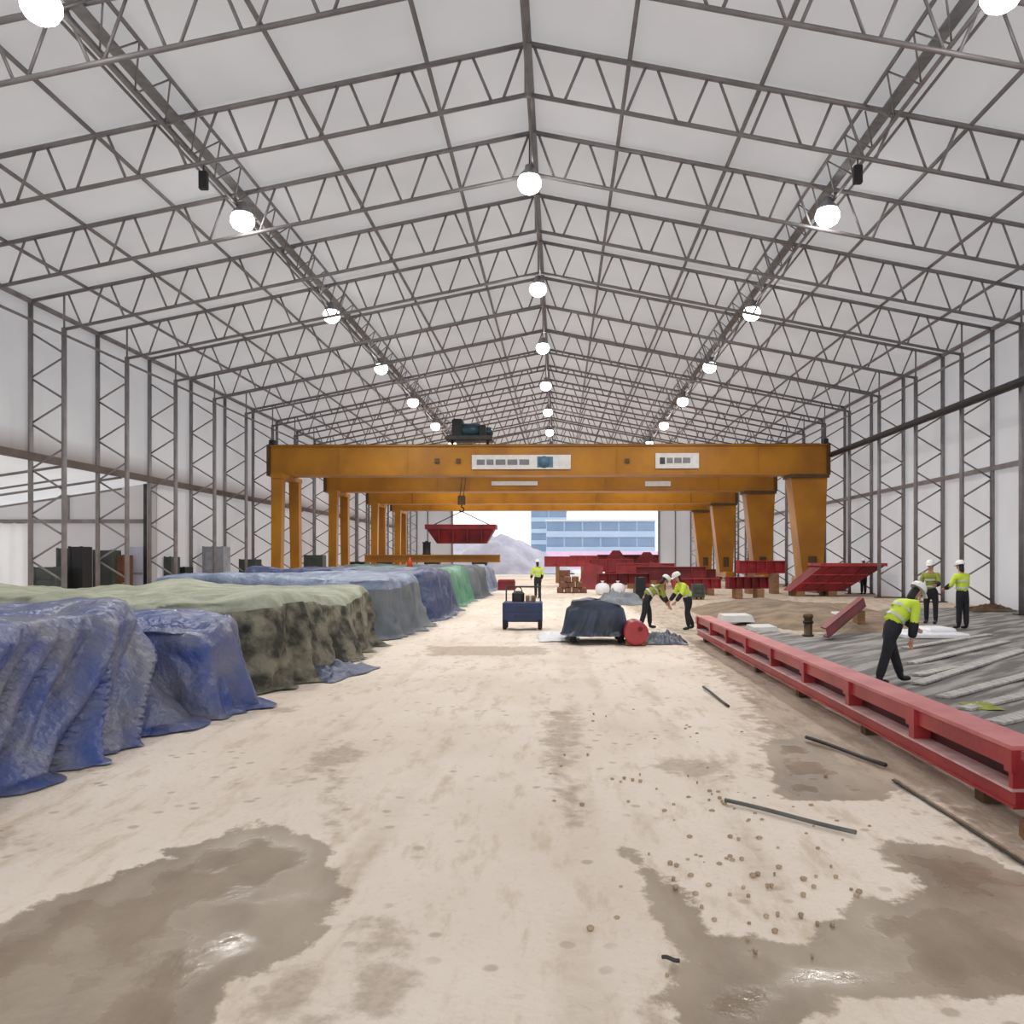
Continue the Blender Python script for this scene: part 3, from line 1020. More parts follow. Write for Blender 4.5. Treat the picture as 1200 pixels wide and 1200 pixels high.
# hook of the second crane with its red load
HK = P(541, 590, 59.0)
t = thing('crane_hook', 'dark hook block hanging in front of the second crane girder', 'hook', (HK.x, 59.0, 0))
zt_, zb = P(541, 556, 59.0).z, P(541, 590, 59.0).z
MB().cbox((-0.35, -0.3, GZ1 - 0.35), (0.75, 0.3, GZ1 + 0.45), 0.05).build('underslung_trolley', 'crane_dark', parent=t)
for s in (-0.12, 0.12):
    MB().tube((s + 0.2, 0, GZ1 - 0.3), (s, 0, zb + 0.4), 0.025, 6).build('rope', 'steel_dark', parent=t)
MB().cbox((-0.25, -0.18, zb - 0.1), (0.25, 0.18, zb + 0.55), 0.06).build('hook_block', 'crane_dark', parent=t)
hp = [(0.0, 0, zb - 0.1)] + [(0.16 * math.sin(q), 0, zb - 0.42 + 0.16 * math.cos(q)) for q in np.linspace(0, 4.4, 10)]
MB().path(hp, 0.05, 8).build('hook', 'black', parent=t)

a, b_ = P(500, 637, 59.0), P(582, 615, 59.0)
t = thing('red_steel_load', 'dark red steel trough hanging from the crane hook', 'load', ((a.x + b_.x) / 2, 59.0, a.z))
w, h = (b_.x - a.x) / 2, b_.z - a.z
MB().hexa([(-w * 0.68, -0.5, 0), (w * 0.72, -0.5, 0), (w * 0.72, 0.5, 0), (-w * 0.68, 0.5, 0),
           (-w * 0.95, -0.8, h * 0.75), (w * 0.95, -0.8, h * 0.75), (w * 0.95, 0.8, h * 0.75), (-w * 0.95, 0.8, h * 0.75)]).build('trough', 'red_dark', parent=t)
MB().box((-w, -0.85, h * 0.75), (w, 0.85, h)).build('top_flange', 'red_dark', parent=t)
for q in (-0.6, -0.2, 0.2, 0.6):
    MB().box((q * w - 0.04, -0.86, h * 0.1), (q * w + 0.04, -0.6, h * 0.75)).build('stiffener', 'red_dark', parent=t)
hx, hz = HK.x - (a.x + b_.x) / 2, zb - 0.55 - a.z
for q in (-0.8, 0.8):
    MB().tube((q * w, 0, h), (hx, 0, hz), 0.03, 6).build('sling', 'black', parent=t)

# yellow spreader beam on trestles behind the tarps, with a black drum
a, b_ = P(428, 659, 56.5), P(586, 650, 56.5)
t = thing('spreader_beam', 'long yellow lifting beam lying on trestles behind the tarps', 'beam', (a.x, 56.5, 0))
w = b_.x - a.x
bm_ = MB().box((0, -0.15, a.z + 0.08), (w, 0.15, b_.z - 0.08)).box((0, -0.28, b_.z - 0.08), (w, 0.28, b_.z)).box((0, -0.28, a.z), (w, 0.28, a.z + 0.08))
bm_.build('beam', 'crane_yellow', parent=t)
for q in (0.15, 0.5, 0.85):
    tr = MB().box((q * w - 0.5, -0.4, a.z - 0.12), (q * w + 0.5, 0.4, a.z))
    for s in (-1, 1):
        for s2 in (-1, 1):
            tr.tube((q * w + s * 0.4, s2 * 0.3, a.z - 0.1), (q * w + s * 0.55, s2 * 0.6, 0), 0.05, 6)
    tr.build('trestle', 'steel_dark', parent=t)
c = P(500, 640, 56.5)
t = thing('cable_drum', 'small black drum standing on the yellow lifting beam', 'drum', (c.x, 56.5, b_.z))
MB().lathe([(0.27, 0), (0.3, 0.04), (0.26, 0.08), (0.26, 0.75), (0.3, 0.8), (0.28, 0.84)], n=16).build('barrel', 'black', parent=t)
MB().lathe([(0.1, 0.84), (0.1, 0.9), (0.06, 0.92)], n=10).build('cap', 'steel_dark', parent=t)


# ------------------------------------------------------------------ tarpaulin covered stacks
def tarp_mesh(x0, x1, y0, y1, hf, m, seed, ds=0.09, flare=0.22, fold=0.11, slant=0.5, r=0.4, rows=20, freq=1.3, puddle=0.16, top=None):
    cx, cy = (x0 + x1) / 2, (y0 + y1) / 2
    pts = []
    segs = [((x1, y0 + r), (x1, y1 - r)), ((x1 - r, y1), (x0 + r, y1)), ((x0, y1 - r), (x0, y0 + r)), ((x0 + r, y0), (x1 - r, y0))]
    cor = [((x1 - r, y1 - r), 0), ((x0 + r, y1 - r), PI / 2), ((x0 + r, y0 + r), PI), ((x1 - r, y0 + r), 1.5 * PI)]
    nrm = [(1, 0), (0, 1), (-1, 0), (0, -1)]
    for k in range(4):
        (ax, ay), (bx, by) = segs[k]
        L = math.hypot(bx - ax, by - ay)
        n = max(2, int(L / ds))
        for i in range(n):
            u = i / n
            pts.append((ax + (bx - ax) * u, ay + (by - ay) * u, nrm[k][0], nrm[k][1]))
        (ccx, ccy), a0 = cor[k]
        n = max(3, int(r * PI / 2 / ds))
        for i in range(n):
            t = a0 + PI / 2 * i / n
            pts.append((ccx + r * math.cos(t), ccy + r * math.sin(t), math.cos(t), math.sin(t)))
    n = len(pts)
    s = 0.0
    ss = []
    for i in range(n):
        ss.append(s)
        q, q2 = pts[i], pts[(i + 1) % n]
        s += math.hypot(q2[0] - q[0], q2[1] - q[1])
    vs, fs = [], []
    trows = [-1] + [i / (rows - 1) for i in range(rows)]
    for t in trows:
        for i, (x, y, nx_, ny_) in enumerate(pts):
            H = hf(x, y)
            tt = max(t, 0.0)
            d = (1 - tt) * H
            sl = ss[i] + slant * d
            n1 = nz(sl * freq, d * 0.22, seed)
            n2 = nz(sl * freq * 2.3 + 7, d * 0.4, seed + 3)
            n3 = nz(x * 0.7, y * 0.7, seed + d * 0.5 + 9)
            f1 = max(0.0, 1 - 3.2 * abs(n1)) ** 1.3 - 0.75 * max(0.0, 1 - 5.0 * abs(n2)) ** 1.5 + 0.35 * abs(nz(sl * freq * 4.5, d * 0.8, seed + 6))
            o = flare * (1 - tt) ** 1.6 + fold * (0.12 + 0.95 * (1 - tt) ** 0.7) * (1.1 * f1 + 0.5 * n2) + 0.10 * n3
            o -= 0.10 * max(0, tt - 0.9) * 10 * 0.8
            z = 0.015 + tt * (H - 0.05) + 0.03 * n2 * tt
            if t < 0:
                o += puddle * (0.6 + 0.9 * n2) + 0.04
                z = 0.008
            elif t == 0:
                z = 0.02 + 0.07 * max(0, n2 + 0.3)
            vs.append((x + nx_ * o, y + ny_ * o, z))
    rings = [0.02, 0.06, 0.12, 0.2, 0.3, 0.42, 0.55, 0.7, 0.85, 0.97]
    for q in rings:
        for i, (x, y, nx_, ny_) in enumerate(pts):
            px_, py_ = cx + (x - cx) * (1 - q), cy + (y - cy) * (1 - q)
            z = hf(px_, py_) + 0.10 * fbm(px_ * 0.8, py_ * 0.8, seed, 4) + 0.05 * (1 - 2 * abs(nz(px_ * 0.9 + py_ * 0.5, py_ * 0.2, seed + 5)))
            vs.append((px_ - nx_ * 0.05, py_ - ny_ * 0.05, z - (0.03 if q < 0.05 else 0)))
    R = len(trows) + len(rings)
    for k in range(R - 1):
        for i in range(n):
            j = (i + 1) % n
            fs.append((k * n + i, k * n + j, (k + 1) * n + j, (k + 1) * n + i))
    fs.append(tuple((R - 1) * n + i for i in range(n)))
    if top is None:
        return MB().add(vs, fs, True).mesh('tarp_sheet', m)
    k0 = (len(trows) - 3) * n
    b = MB().add(vs, fs, True)
    b.mi = [1 if min(f) >= k0 else 0 for f in fs]
    return b.mesh('tarp_sheet', m, top)


def tarp_pile(label, x0, x1, y0, y1, hf, m, seed, rope=None, name='tarp_covered_stack', pallets=True, **kw):
    t = thing(name, label, 'covered stack', ((x0 + x1) / 2, (y0 + y1) / 2, 0), group='tarpaulin covered stacks in a row')
    me = tarp_mesh(x0, x1, y0, y1, hf, m, seed, **kw)
    o = link('tarp_sheet', me, t)
    o.matrix_parent_inverse = Matrix.Translation(t.location).inverted()
    if pallets:
        for i in range(3):
            y = y0 + (y1 - y0) * (0.2 + 0.3 * i)
            q = MB().box((x0 + 0.5, y - 0.07, 0), (x1 - 0.55, y + 0.07, 0.12)).build('bearer_timber', 'wood', parent=t)
            q.matrix_parent_inverse = Matrix.Translation(t.location).inverted()
    return t


def sm(a, b, x):
    u = min(1, max(0, (x - a) / (b - a)))
    return u * u * (3 - 2 * u)


def h_blue(x, y):
    h = 1.36 - 0.06 * sm(5, 9, y) - 0.12 * sm(9.3, 9.9, y)
    return h + 0.05 * math.sin(y * 2.1 + x)


tarp_pile('near blue tarpaulin stack with long slanting folds at the left edge', -10.5, -4.6, 3.2, 9.55, h_blue, 'tarp_blue', 1.7, ds=0.06,
          flare=0.25, fold=0.27, slant=1.15, rows=40, freq=0.85)


def h_blue2(x, y):
    return 1.12 + 0.06 * math.sin(y * 3.0 + 1) - 0.12 * math.exp(-((y - 10.0) / 0.25) ** 2)


tarp_pile('lower blue tarpaulin stack between the near blue stack and the camouflage stack', -10.2, -4.05, 9.75, 10.95, h_blue2, 'tarp_blue', 5.1,
          ds=0.06, flare=0.12, fold=0.16, slant=-0.35, rows=24, freq=1.4)


def h_green(x, y):
    return 1.22 + 0.06 * math.sin(y * 1.1) + 0.05 * math.sin(x * 1.3 + y)


tarp_pile('wide stack under a mottled sage green camouflage tarpaulin', -13.6, -4.1, 12.0, 18.5, h_green, 'tarp_green', 8.8, ds=0.08,
          flare=0.2, fold=0.24, slant=0.3, rows=24, freq=1.3, top='tarp_sage')


def h_c(base, a=0.06):
    return lambda x, y: base + a * math.sin(y * 1.3 + x * 0.7)


tarp_pile('pale blue-grey tarpaulin stack behind the camouflage stack', -9.6, -4.0, 19.6, 24.4, h_c(1.38), 'tarp_grey', 12.4, top='tarp_pale', ds=0.12, flare=0.2, fold=0.2, slant=0.2, rows=16)
tarp_pile('dark blue tarpaulin stack beyond the pale blue-grey one', -9.6, -3.9, 25.3, 30.8, h_c(1.46), 'tarp_blue_dark', 15.9, ds=0.14, flare=0.2, fold=0.14, slant=0.2, rows=14)
tarp_pile('emerald green tarpaulin stack in the far left row', -9.8, -4.15, 31.9, 38.3, h_c(1.4), 'tarp_emerald', 18.2, ds=0.16, flare=0.2, fold=0.14, slant=0.2, rows=12)
tarp_pile('grey tarpaulin stack beyond the emerald one', -10.5, -4.0, 39.5, 46.0, h_c(1.45), 'tarp_grey', 21.3, ds=0.2, flare=0.2, fold=0.14, slant=0.2, rows=10)
tarp_pile('farthest pale tarpaulin stack in the left row', -11.5, -4.2, 47.4, 54.8, h_c(1.3), 'tarp_pale', 24.3, ds=0.25, flare=0.2, fold=0.14, slant=0.2, rows=10)


# loose crumpled sheets on the ground
def crumple(name, label, cat, cx, cy, w, d, h, m, seed, rz=0.0, n=26):
    vs, fs = [], []
    for i in range(n + 1):
        for j in range(n + 1):
            u, v = i / n * 2 - 1, j / n * 2 - 1
            e = (1 - abs(u) ** 3) * (1 - abs(v) ** 3)
            z = 0.006 + h * max(0, e) * (0.35 + 0.9 * abs(nz(u * 2.4, v * 2.4, seed)) + 0.5 * abs(nz(u * 5, v * 5, seed + 4)))
            k = 1 + 0.18 * nz(u * 2 + 5, v * 2, seed + 2)
            vs.append((u * w / 2 * k, v * d / 2 * k, z))
    for i in range(n):
        for j in range(n):
            fs.append((i * (n + 1) + j, (i + 1) * (n + 1) + j, (i + 1) * (n + 1) + j + 1, i * (n + 1) + j + 1))
    o = MB().add(vs, fs, True).build(name, m, loc=(cx, cy, 0))
    o.rotation_euler = (0, 0, rz)
    return tag(o, label, cat)


c = G(386, 790)
crumple('crumpled_tarp', 'crumpled blue tarp strip at the foot of the camouflage stack', 'tarp', c.x, c.y, 0.95, 1.9, 0.2, 'tarp_blue_dark', 3.3, -0.15)
c = G(655, 746)
crumple('plastic_sheet', 'crumpled white plastic sheet on the sand beside the slate covered machine', 'sheet', c.x, c.y, 0.95, 2.6, 0.08, 'white_sheet', 5.3)
c = G(484, 722)
crumple('plastic_sheet', 'small white sheet at the foot of the dark blue stack', 'sheet', c.x + 0.45, c.y, 0.5, 1.2, 0.4, 'white_sheet', 6.3)
c = P(475, 664, 40)
t = thing('traffic_cone', 'orange-red cone standing on the grey tarpaulin stack', 'cone', (c.x, 41.2, 1.42))
MB().cbox((-0.2, -0.2, 0), (0.2, 0.2, 0.04), 0.02).build('foot', 'orange', parent=t)
MB().lathe([(0.16, 0.04), (0.05, 0.45), (0.03, 0.5)], n=14).build('cone_body', 'orange', parent=t)

# ------------------------------------------------------------------ red steel frame on the right
FX = G(1190, 965).x


def ladder_frame():
    y0, y1 = 6.0, 19.7
    x = 3.17
    t = thing('red_ladder_girder', 'long red steel ladder frame lying along the right edge of the sand', 'steel frame', (x, y0, 0))
    L = y1 - y0
    zb = 0.13
    # top chord: boxed section with a proud cap
    tc_ = MB().box((0, 0, zb + 0.25), (0.24, L, zb + 0.39)).build('top_chord', 'red_paint', parent=t)
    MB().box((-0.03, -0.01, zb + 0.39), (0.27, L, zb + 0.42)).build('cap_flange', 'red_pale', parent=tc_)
    bc = MB().box((0.0, 0, zb), (0.2, L, zb + 0.10)).build('bottom_chord', 'red_paint', parent=t)
    MB().box((-0.03, -0.01, zb + 0.10), (0.22, L, zb + 0.12)).build('flange', 'lit_pink', parent=bc)  # lit upper face painted pale
    MB().box((0.13, 0.02, zb + 0.12), (0.15, L - 0.02, zb + 0.25)).build('web_plate', 'red_gap_shade', parent=t)  # dark plate added to paint the shade below the top chord
    MB().box((-0.02, -0.01, zb - 0.02), (0.22, L, zb)).build('flange', 'red_paint', parent=bc)
    n = 9
    for i in range(n):
        yy = L * i / (n - 1)
        w = 0.055
        p = MB().box((-0.02, yy - w if i else 0, zb + 0.12), (0.2, yy + w if i < n - 1 else L, zb + 0.25)).build('post', 'red_paint', parent=t)
        MB().box((-0.035, yy - 0.09 if i else -0.012, zb + 0.23), (0.0, yy + 0.09, zb + 0.39)).build('gusset_plate', 'red_paint', parent=p)
    for i in range(6):
        yy = 0.6 + (L - 1.2) * i / 5
        MB().box((0.04, yy - 0.07, 0), (0.5, yy + 0.07, zb - 0.02)).build('bearer_timber', 'crane_dark', parent=t)
    # second parallel chord standing behind
    MB().box((0.75, 0.2, zb), (0.95, L, zb + 0.14)).build('rear_chord', 'red_dark', parent=t)
    for i in range(n):
        yy = 0.3 + (L - 0.6) * i / (n - 1)
        MB().box((0.22, yy - 0.05, zb + 0.01), (0.75, yy + 0.05, zb + 0.11)).build('cross_member', 'red_dark', parent=t)
    return t


ladder_frame()
# near neighbour of the frame, cut by the right edge
t = thing('red_end_girder', 'short red steel end piece at the right edge of the picture', 'steel frame', (3.12, 4.7, 0))
MB().box((0, 0, 0.1), (0.3, 1.1, 0.24)).build('bottom_chord', 'red_paint', parent=t)
MB().box((0.02, 0.0, 0.24), (0.1, 1.08, 0.5)).build('web_plate', 'red_dark', parent=t)
MB().box((-0.02, 0, 0.5), (0.32, 1.1, 0.56)).build('top_flange', 'red_paint', parent=t)
for yy in (0.1, 1.0):
    MB().box((0.02, yy - 0.03, 0.24), (0.28, yy + 0.03, 0.5)).build('end_plate', 'red_paint', parent=t)
    MB().box((-0.05, yy - 0.07, 0), (0.35, yy + 0.07, 0.1)).build('bearer_timber', 'wood', parent=t)

# ground rail and cables beside the frame
a, b_ = G(1060, 922), G(1215, 1020)
d = (b_ - a).normalized()
s0, s1 = a - d * 0.2, b_ + d * 1.2
t = thing('ground_rail', 'thin steel rail half buried in mud beside the red frame', 'rail')
sd = Vector((-d.y, d.x, 0))
for off, hh, ww, nm, m in ((0, 0.022, 0.007, 'rail_head', 'clod'), (0, 0.01, 0.024, 'rail_foot', 'steel_dark')):
    o_ = [s0 - sd * ww, s0 + sd * ww, s1 + sd * ww, s1 - sd * ww]
    MB().hexa([(p.x, p.y, 0.0) for p in o_] + [(p.x, p.y, hh) for p in o_]).build(nm, m, parent=t)


def bar(name, label, cat, a, b_, r, m, caps=True):
    t = thing(name, label, cat, (a.x, a.y, 0))
    d = b_ - a
    p = [Vector((0, 0, r)) + d * q + Vector((0, 0, 0.004 * math.sin(q * 6))) for q in np.linspace(0, 1, 8)]
    MB().path(p, r, 8).build('tube', m, parent=t)
    if caps:
        for q in (0, 1):
            u = d.normalized()
            MB().tube(p[0] + d * q - u * 0.03, p[0] + d * q + u * 0.03, r * 1.25, 8).build('end_collar', m, parent=t)
    return t


bar('steel_pipe', 'grey pipe lying across the sand in the right foreground', 'pipe', G(850, 940), G(1003, 978), 0.016, 'pipe_grey', False)
bar('steel_bar', 'dark steel bar lying beside the red ladder frame', 'bar', G(945, 866), G(1038, 899), 0.02, 'steel_dark', False)
bar('steel_bar', 'short dark rod on the sand left of the red frame', 'bar', G(824, 806), G(854, 829), 0.016, 'steel_dark', False)
bar('steel_bar', 'tiny dark rod stub in the right foreground sand', 'bar', G(776, 1124), G(796, 1128), 0.010, 'steel_dark', False)

# weathered boards on the grey ground
random.seed(4)
for i, (p0, p1) in enumerate((((1200, 762), (1075, 802)), ((1180, 752), (1068, 778)), ((1230, 785), (1105, 818)), ((1240, 806), (1130, 832)),
                              ((1160, 744), (1060, 760)), ((1120, 782), (1075, 792)), ((1250, 828), (1165, 848)))):
    a, b_ = G(*p0), G(*p1)
    d = (b_ - a)
    u = d.normalized()
    sd = Vector((-u.y, u.x, 0)) * (0.09 + 0.03 * random.random())
    o_ = [a - sd, a + sd, b_ + sd, b_ - sd]
    o = MB().hexa([(p.x, p.y, 0.0) for p in o_] + [(p.x, p.y, 0.03) for p in o_]).build('ground_board', 'board_grey')
    tag(o, '%s weathered grey board, counted from the foreground, lying right of the red frame' % ORD[[6, 3, 2, 5, 0, 1, 4].index(i)], 'board',
        group='boards on the grey ground')
c = G(1150, 828)
crumple('rag', 'small dull green rag on the grey ground behind the red frame', 'rag', c.x, c.y, 0.35, 0.5, 0.05, 'hivis_dull', 9.1)

# white slab by the two standing workers
a, b_ = G(1062, 748), G(1140, 733)
t = thing('white_slab', 'bright white slab on the ground by two standing workers', 'slab', ((G(1062, 748).x + G(1138, 748).x) / 2, a.y + 0.6, 0))
w = (G(1138, 748).x - a.x) / 2
MB().cbox((-w, -0.55, 0.0), (w, 0.9, 0.1), 0.03).build('slab', 'white_sheet', parent=t)
MB().cbox((-w * 0.1, -0.2, 0.1), (w * 0.8, 0.7, 0.2), 0.04).build('folded_sheet', 'white_sheet', parent=t)


# soil mound
def mound(name, label, x0, x1, y0, y1, h, m, seed):
    n = 40
    vs, fs = [], []
    for i in range(n + 1):
        for j in range(n + 1):
            u, v = i / n * 2 - 1, j / n * 2 - 1
            e = max(0, 1 - (u * u + v * v)) ** 0.8
            z = -0.02 + h * e * (0.75 + 0.5 * fbm(u * 2, v * 2, seed, 4)) + 0.03 * e * nz(u * 9, v * 9, seed)
            vs.append(((x0 + x1) / 2 + u * (x1 - x0) / 2, (y0 + y1) / 2 + v * (y1 - y0) / 2, z))
    for i in range(n):
        for j in range(n):
            fs.append((i * (n + 1) + j, (i + 1) * (n + 1) + j, (i + 1) * (n + 1) + j + 1, i * (n + 1) + j + 1))
    return tag(MB().add(vs, fs, True).build(name, m), label, 'mound')


mound('soil_mound', 'low brown soil mound between the red frame and front crane leg', 4.6, 11.0, 21.5, 36.0, 0.5, 'soil', 2.2)
for q, (px_, py_, w, lb) in enumerate(((862, 719, 0.9, 'pale flat stone slab low on the soil mound'), (893, 732, 0.7, 'white flat stone slab at the near foot of the soil mound'),
                                       (975, 717, 0.9, 'pale stone slab on the right slope of the soil mound'))):
    c = G(px_, py_, 0.3 if q != 1 else 0.12)
    o = MB().hexa([(-w / 2, -0.5, -0.15), (w / 2, -0.45, -0.15), (w / 2 * 0.9, 0.5, -0.15), (-w / 2, 0.45, -0.15),
                   (-w / 2 * 0.9, -0.45, 0.02), (w / 2 * 0.85, -0.4, 0.03), (w / 2 * 0.8, 0.42, 0.05), (-w / 2 * 0.9, 0.4, 0.04)]).build('stone_slab', 'plate_white', loc=(c.x, c.y, c.z - 0.06))
    tag(o, lb, 'stone')
c = G(947, 744, 0.02)
t = thing('bollard', 'short dark bollard standing at the mound edge', 'bollard', (c.x, c.y, 0))
MB().lathe([(0.14, 0.0), (0.14, 0.03), (0.1, 0.04), (0.1, 0.42), (0.12, 0.44), (0.12, 0.5), (0.06, 0.54)], n=14).build('post', 'crane_dark', parent=t)
MB().lathe([(0.125, 0.3), (0.125, 0.36)], n=14).build('band', 'black', parent=t)
# slanted red channel propped at the mound
a, b_ = G(968, 747, 0.04), P(1012, 710, 22.8)
t = thing('red_channel', 'short red channel beam propped at a slant near the mound', 'beam', (0, 0, 0))
d = (b_ - a).normalized()
sd = Vector((0, 1, 0))
up = d.cross(sd).normalized()
if up.z < 0:
    up = -up
for nm, o0, o1, w0, w1 in (('web', -0.11, 0.11, -0.2, -0.16), ('flange', 0.09, 0.12, -0.2, 0.2), ('flange', -0.12, -0.09, -0.2, 0.2)):
    c8 = []
    for zz in (o0, o1):
        for e, w in ((a, w0), (b_, w0), (b_, w1), (a, w1)):
            c8.append(e + up * (zz + 0.12) + sd * w)
    MB().hexa(c8).build(nm, 'red_dark', parent=t)
MB().box((b_.x - 0.22, b_.y - 0.18, 0), (b_.x - 0.02, b_.y + 0.18, b_.z - 0.12)).build('prop_block', 'wood', parent=t)


# red steel girders
def ibeam(label, x0, x1, y0, y1, z0, h, m='red_dark', cat='girder', ribs=5, fl=0.22, name='red_girder'):
    """I-girder from (x0,y0) to (x1,y1), with stiffener ribs"""
    a, b_ = Vector((x0, y0, z0)), Vector((x1, y1, z0))
    L = (b_ - a).length
    rz = math.atan2(y1 - y0, x1 - x0)
    t = thing(name, label, cat, (x0, y0, z0), rz, 'red steel girders laid out on the hall floor')
    MB().box((0, -0.03, 0.04), (L, 0.03, h - 0.04)).build('web', m, parent=t)
    MB().box((0, -fl, h - 0.04), (L, fl, h)).build('flange', m, parent=t)
    MB().box((0, -fl, 0), (L, fl, 0.04)).build('flange', m, parent=t)
    for i in range(ribs):
        x = 0.03 + (L - 0.06) * i / max(1, ribs - 1)
        MB().box((x - 0.02, -fl * 0.9, 0.04), (x + 0.02, fl * 0.9, h - 0.04)).build('rib', m, parent=t)
    return t


def bearers(label, x0, x1, y, z, n=2):
    t = thing('timber_bearer', label, 'timber', (0, y, 0), group='timber bearers under red girders')
    for i in range(n):
        x = x0 + (x1 - x0) * (i + 0.5) / n
        MB().box((x - 0.15, -0.5, 0), (x + 0.15, 0.5, z)).build('block', 'wood', parent=t)
    return t


# tapered red box beneath the front crane's right leg
a, b_, c_ = P(880, 690, 42), P(1042, 660, 42), P(962, 694, 42)
t = thing('red_box_section', 'big red tapered steel section by the foot of the front crane leg', 'steel section', (0, 42, 0))
xl, xr, xb = P(966, 660, 42).x, b_.x, P(992, 690, 42).x
xlb = P(930, 690, 42).x
zt_, zb = b_.z, 0.25
MB().hexa([(xlb, 0.6, zb), (xb, 0.6, zb), (xb, 2.0, zb), (xlb, 2.0, zb), (xl, 0.3, zt_ - 0.15), (xr - 0.1, 0.3, zt_ - 0.15), (xr - 0.1, 2.3, zt_ - 0.15), (xl, 2.3, zt_ - 0.15)]).build('shell', 'red_dark', parent=t)
MB().box((xl - 0.1, 0.2, zt_ - 0.15), (xr, 2.4, zt_)).build('top_flange', 'red_paint', parent=t)
for q in (0.33, 0.66):
    zz = zb + (zt_ - 0.15 - zb) * q
    MB().box((xlb + (xl - xlb) * q, 0.6 - 0.3 * q - 0.06, zz - 0.03), (xb + (xr - xb) * q - 0.15, 0.6 - 0.3 * q + 0.1, zz + 0.03)).build('seam_rib', 'red_paint', parent=t)
for u in (0.2, 0.5, 0.8):
    x, x2 = xlb + (xb - xlb) * u, xl + (xr - 0.4 - xl) * u
    MB().hexa([(x - 0.04, 0.52, zb), (x + 0.04, 0.52, zb), (x + 0.04, 0.64, zb), (x - 0.04, 0.64, zb),
               (x2 - 0.04, 0.22, zt_ - 0.15), (x2 + 0.04, 0.22, zt_ - 0.15), (x2 + 0.04, 0.34, zt_ - 0.15), (x2 - 0.04, 0.34, zt_ - 0.15)]).build('rib', 'red_dark', parent=t)
for x in (xlb + 0.5, xb - 0.5):
    MB().box((x - 0.2, 0.5, 0), (x + 0.2, 2.1, zb)).build('bearer_timber', 'wood', parent=t)
# girders right of the lane, in front of the gate
RB = [(864, 922, 46.0, 657, 672, 'red girder just left of the front crane right leg'),
      (852, 902, 40.0, 676, 690, 'low red girder in front of the front crane right leg'),
      (638, 700, 66.0, 652, 664, 'red girder nearest the open gate beside the lane'),
      (700, 772, 62.0, 650, 662, 'red girder under the blue building, right of the lane'),
      (722, 790, 54.0, 660, 674, 'red girder in the middle of the right-hand red pile'),
      (745, 826, 48.0, 664, 680, 'red girder at the near right of the red pile'),
      (690, 742, 56.0, 655, 670, 'red girder at the left of the red pile'),
      (780, 838, 57.0, 667, 682, 'red girder between the pile and the third crane leg'),
      (668, 728, 70.0, 651, 658, 'thin red girder farthest back in the red pile'),
      (700, 762, 45.0, 672, 684, 'low red girder beside the white sacks'),
      (790, 846, 44.0, 678, 690, 'low red girder right of the two bending workers')]
for i, (pa, pb, Y, yt, yb, lb) in enumerate(RB):
    a, b_ = P(pa, yb, Y), P(pb, yt, Y)
    z0 = max(0.12, a.z)
    ibeam(lb, a.x, b_.x, Y, Y + random.uniform(-0.6, 0.9), z0, max(0.35, b_.z - z0), 'red_dark' if i % 2 else 'red_paint', ribs=6)
    bearers('timber blocks under the ' + lb, a.x, b_.x, Y + 0.1, z0)
# jagged brackets on the pile
for px_, Y, yt, lb in ((722, 61.0, 645, 'upright red bracket plate on the left of the red pile'), (758, 60.0, 647, 'upright red bracket plate on the right of the red pile')):
    a = P(px_, yt, Y)
    t = thing('red_bracket', lb, 'bracket', (a.x, Y, 0))
    MB().prism([(-0.8, 0), (0.8, 0), (0.8, a.z * 0.7), (0.25, a.z), (-0.25, a.z), (-0.8, a.z * 0.7)], -0.05, 0.05).build('plate', 'red_dark', parent=t)
    for s in (-0.5, 0.5):
        MB().box((s - 0.03, -0.35, 0), (s + 0.03, 0.35, a.z * 0.6)).build('rib', 'red_dark', parent=t)
# timber stack and white sacks left of the pile
t = thing('timber_stack', 'stack of brown timber sleepers at the left of the red pile', 'timber stack', (P(672, 680, 47).x, 47, 0))
for r_ in range(3):
    for q in range(4 - r_):
        MB().cbox((-0.9 + 0.42 * q + 0.2 * r_, -0.6, 0.3 * r_), (-0.9 + 0.42 * q + 0.2 * r_ + 0.36, 1.2, 0.3 * r_ + 0.27), 0.02).build('sleeper', 'crate_brown', parent=t)


def sack(label, px_, py_, w, m='white_sheet'):
    c = G(px_, py_)
    t = thing('sack', label, 'sack', (c.x, c.y, 0), group='white sacks by the red pile')
    prof = [(0.25 * w, 0.0), (0.5 * w, 0.06), (0.55 * w, 0.3), (0.48 * w, 0.5), (0.25 * w, 0.6)]
    MB().lathe(prof, n=14).build('bag', m, parent=t)
    MB().lathe([(0.1 * w, 0.58), (0.08 * w, 0.66), (0.16 * w, 0.72)], n=10).build('tied_neck', m, parent=t)


sack('white sack left of its pair, at the foot of the red pile', 706, 697, 0.7)
sack('white sack right of its pair, at the foot of the red pile', 724, 697, 0.7)

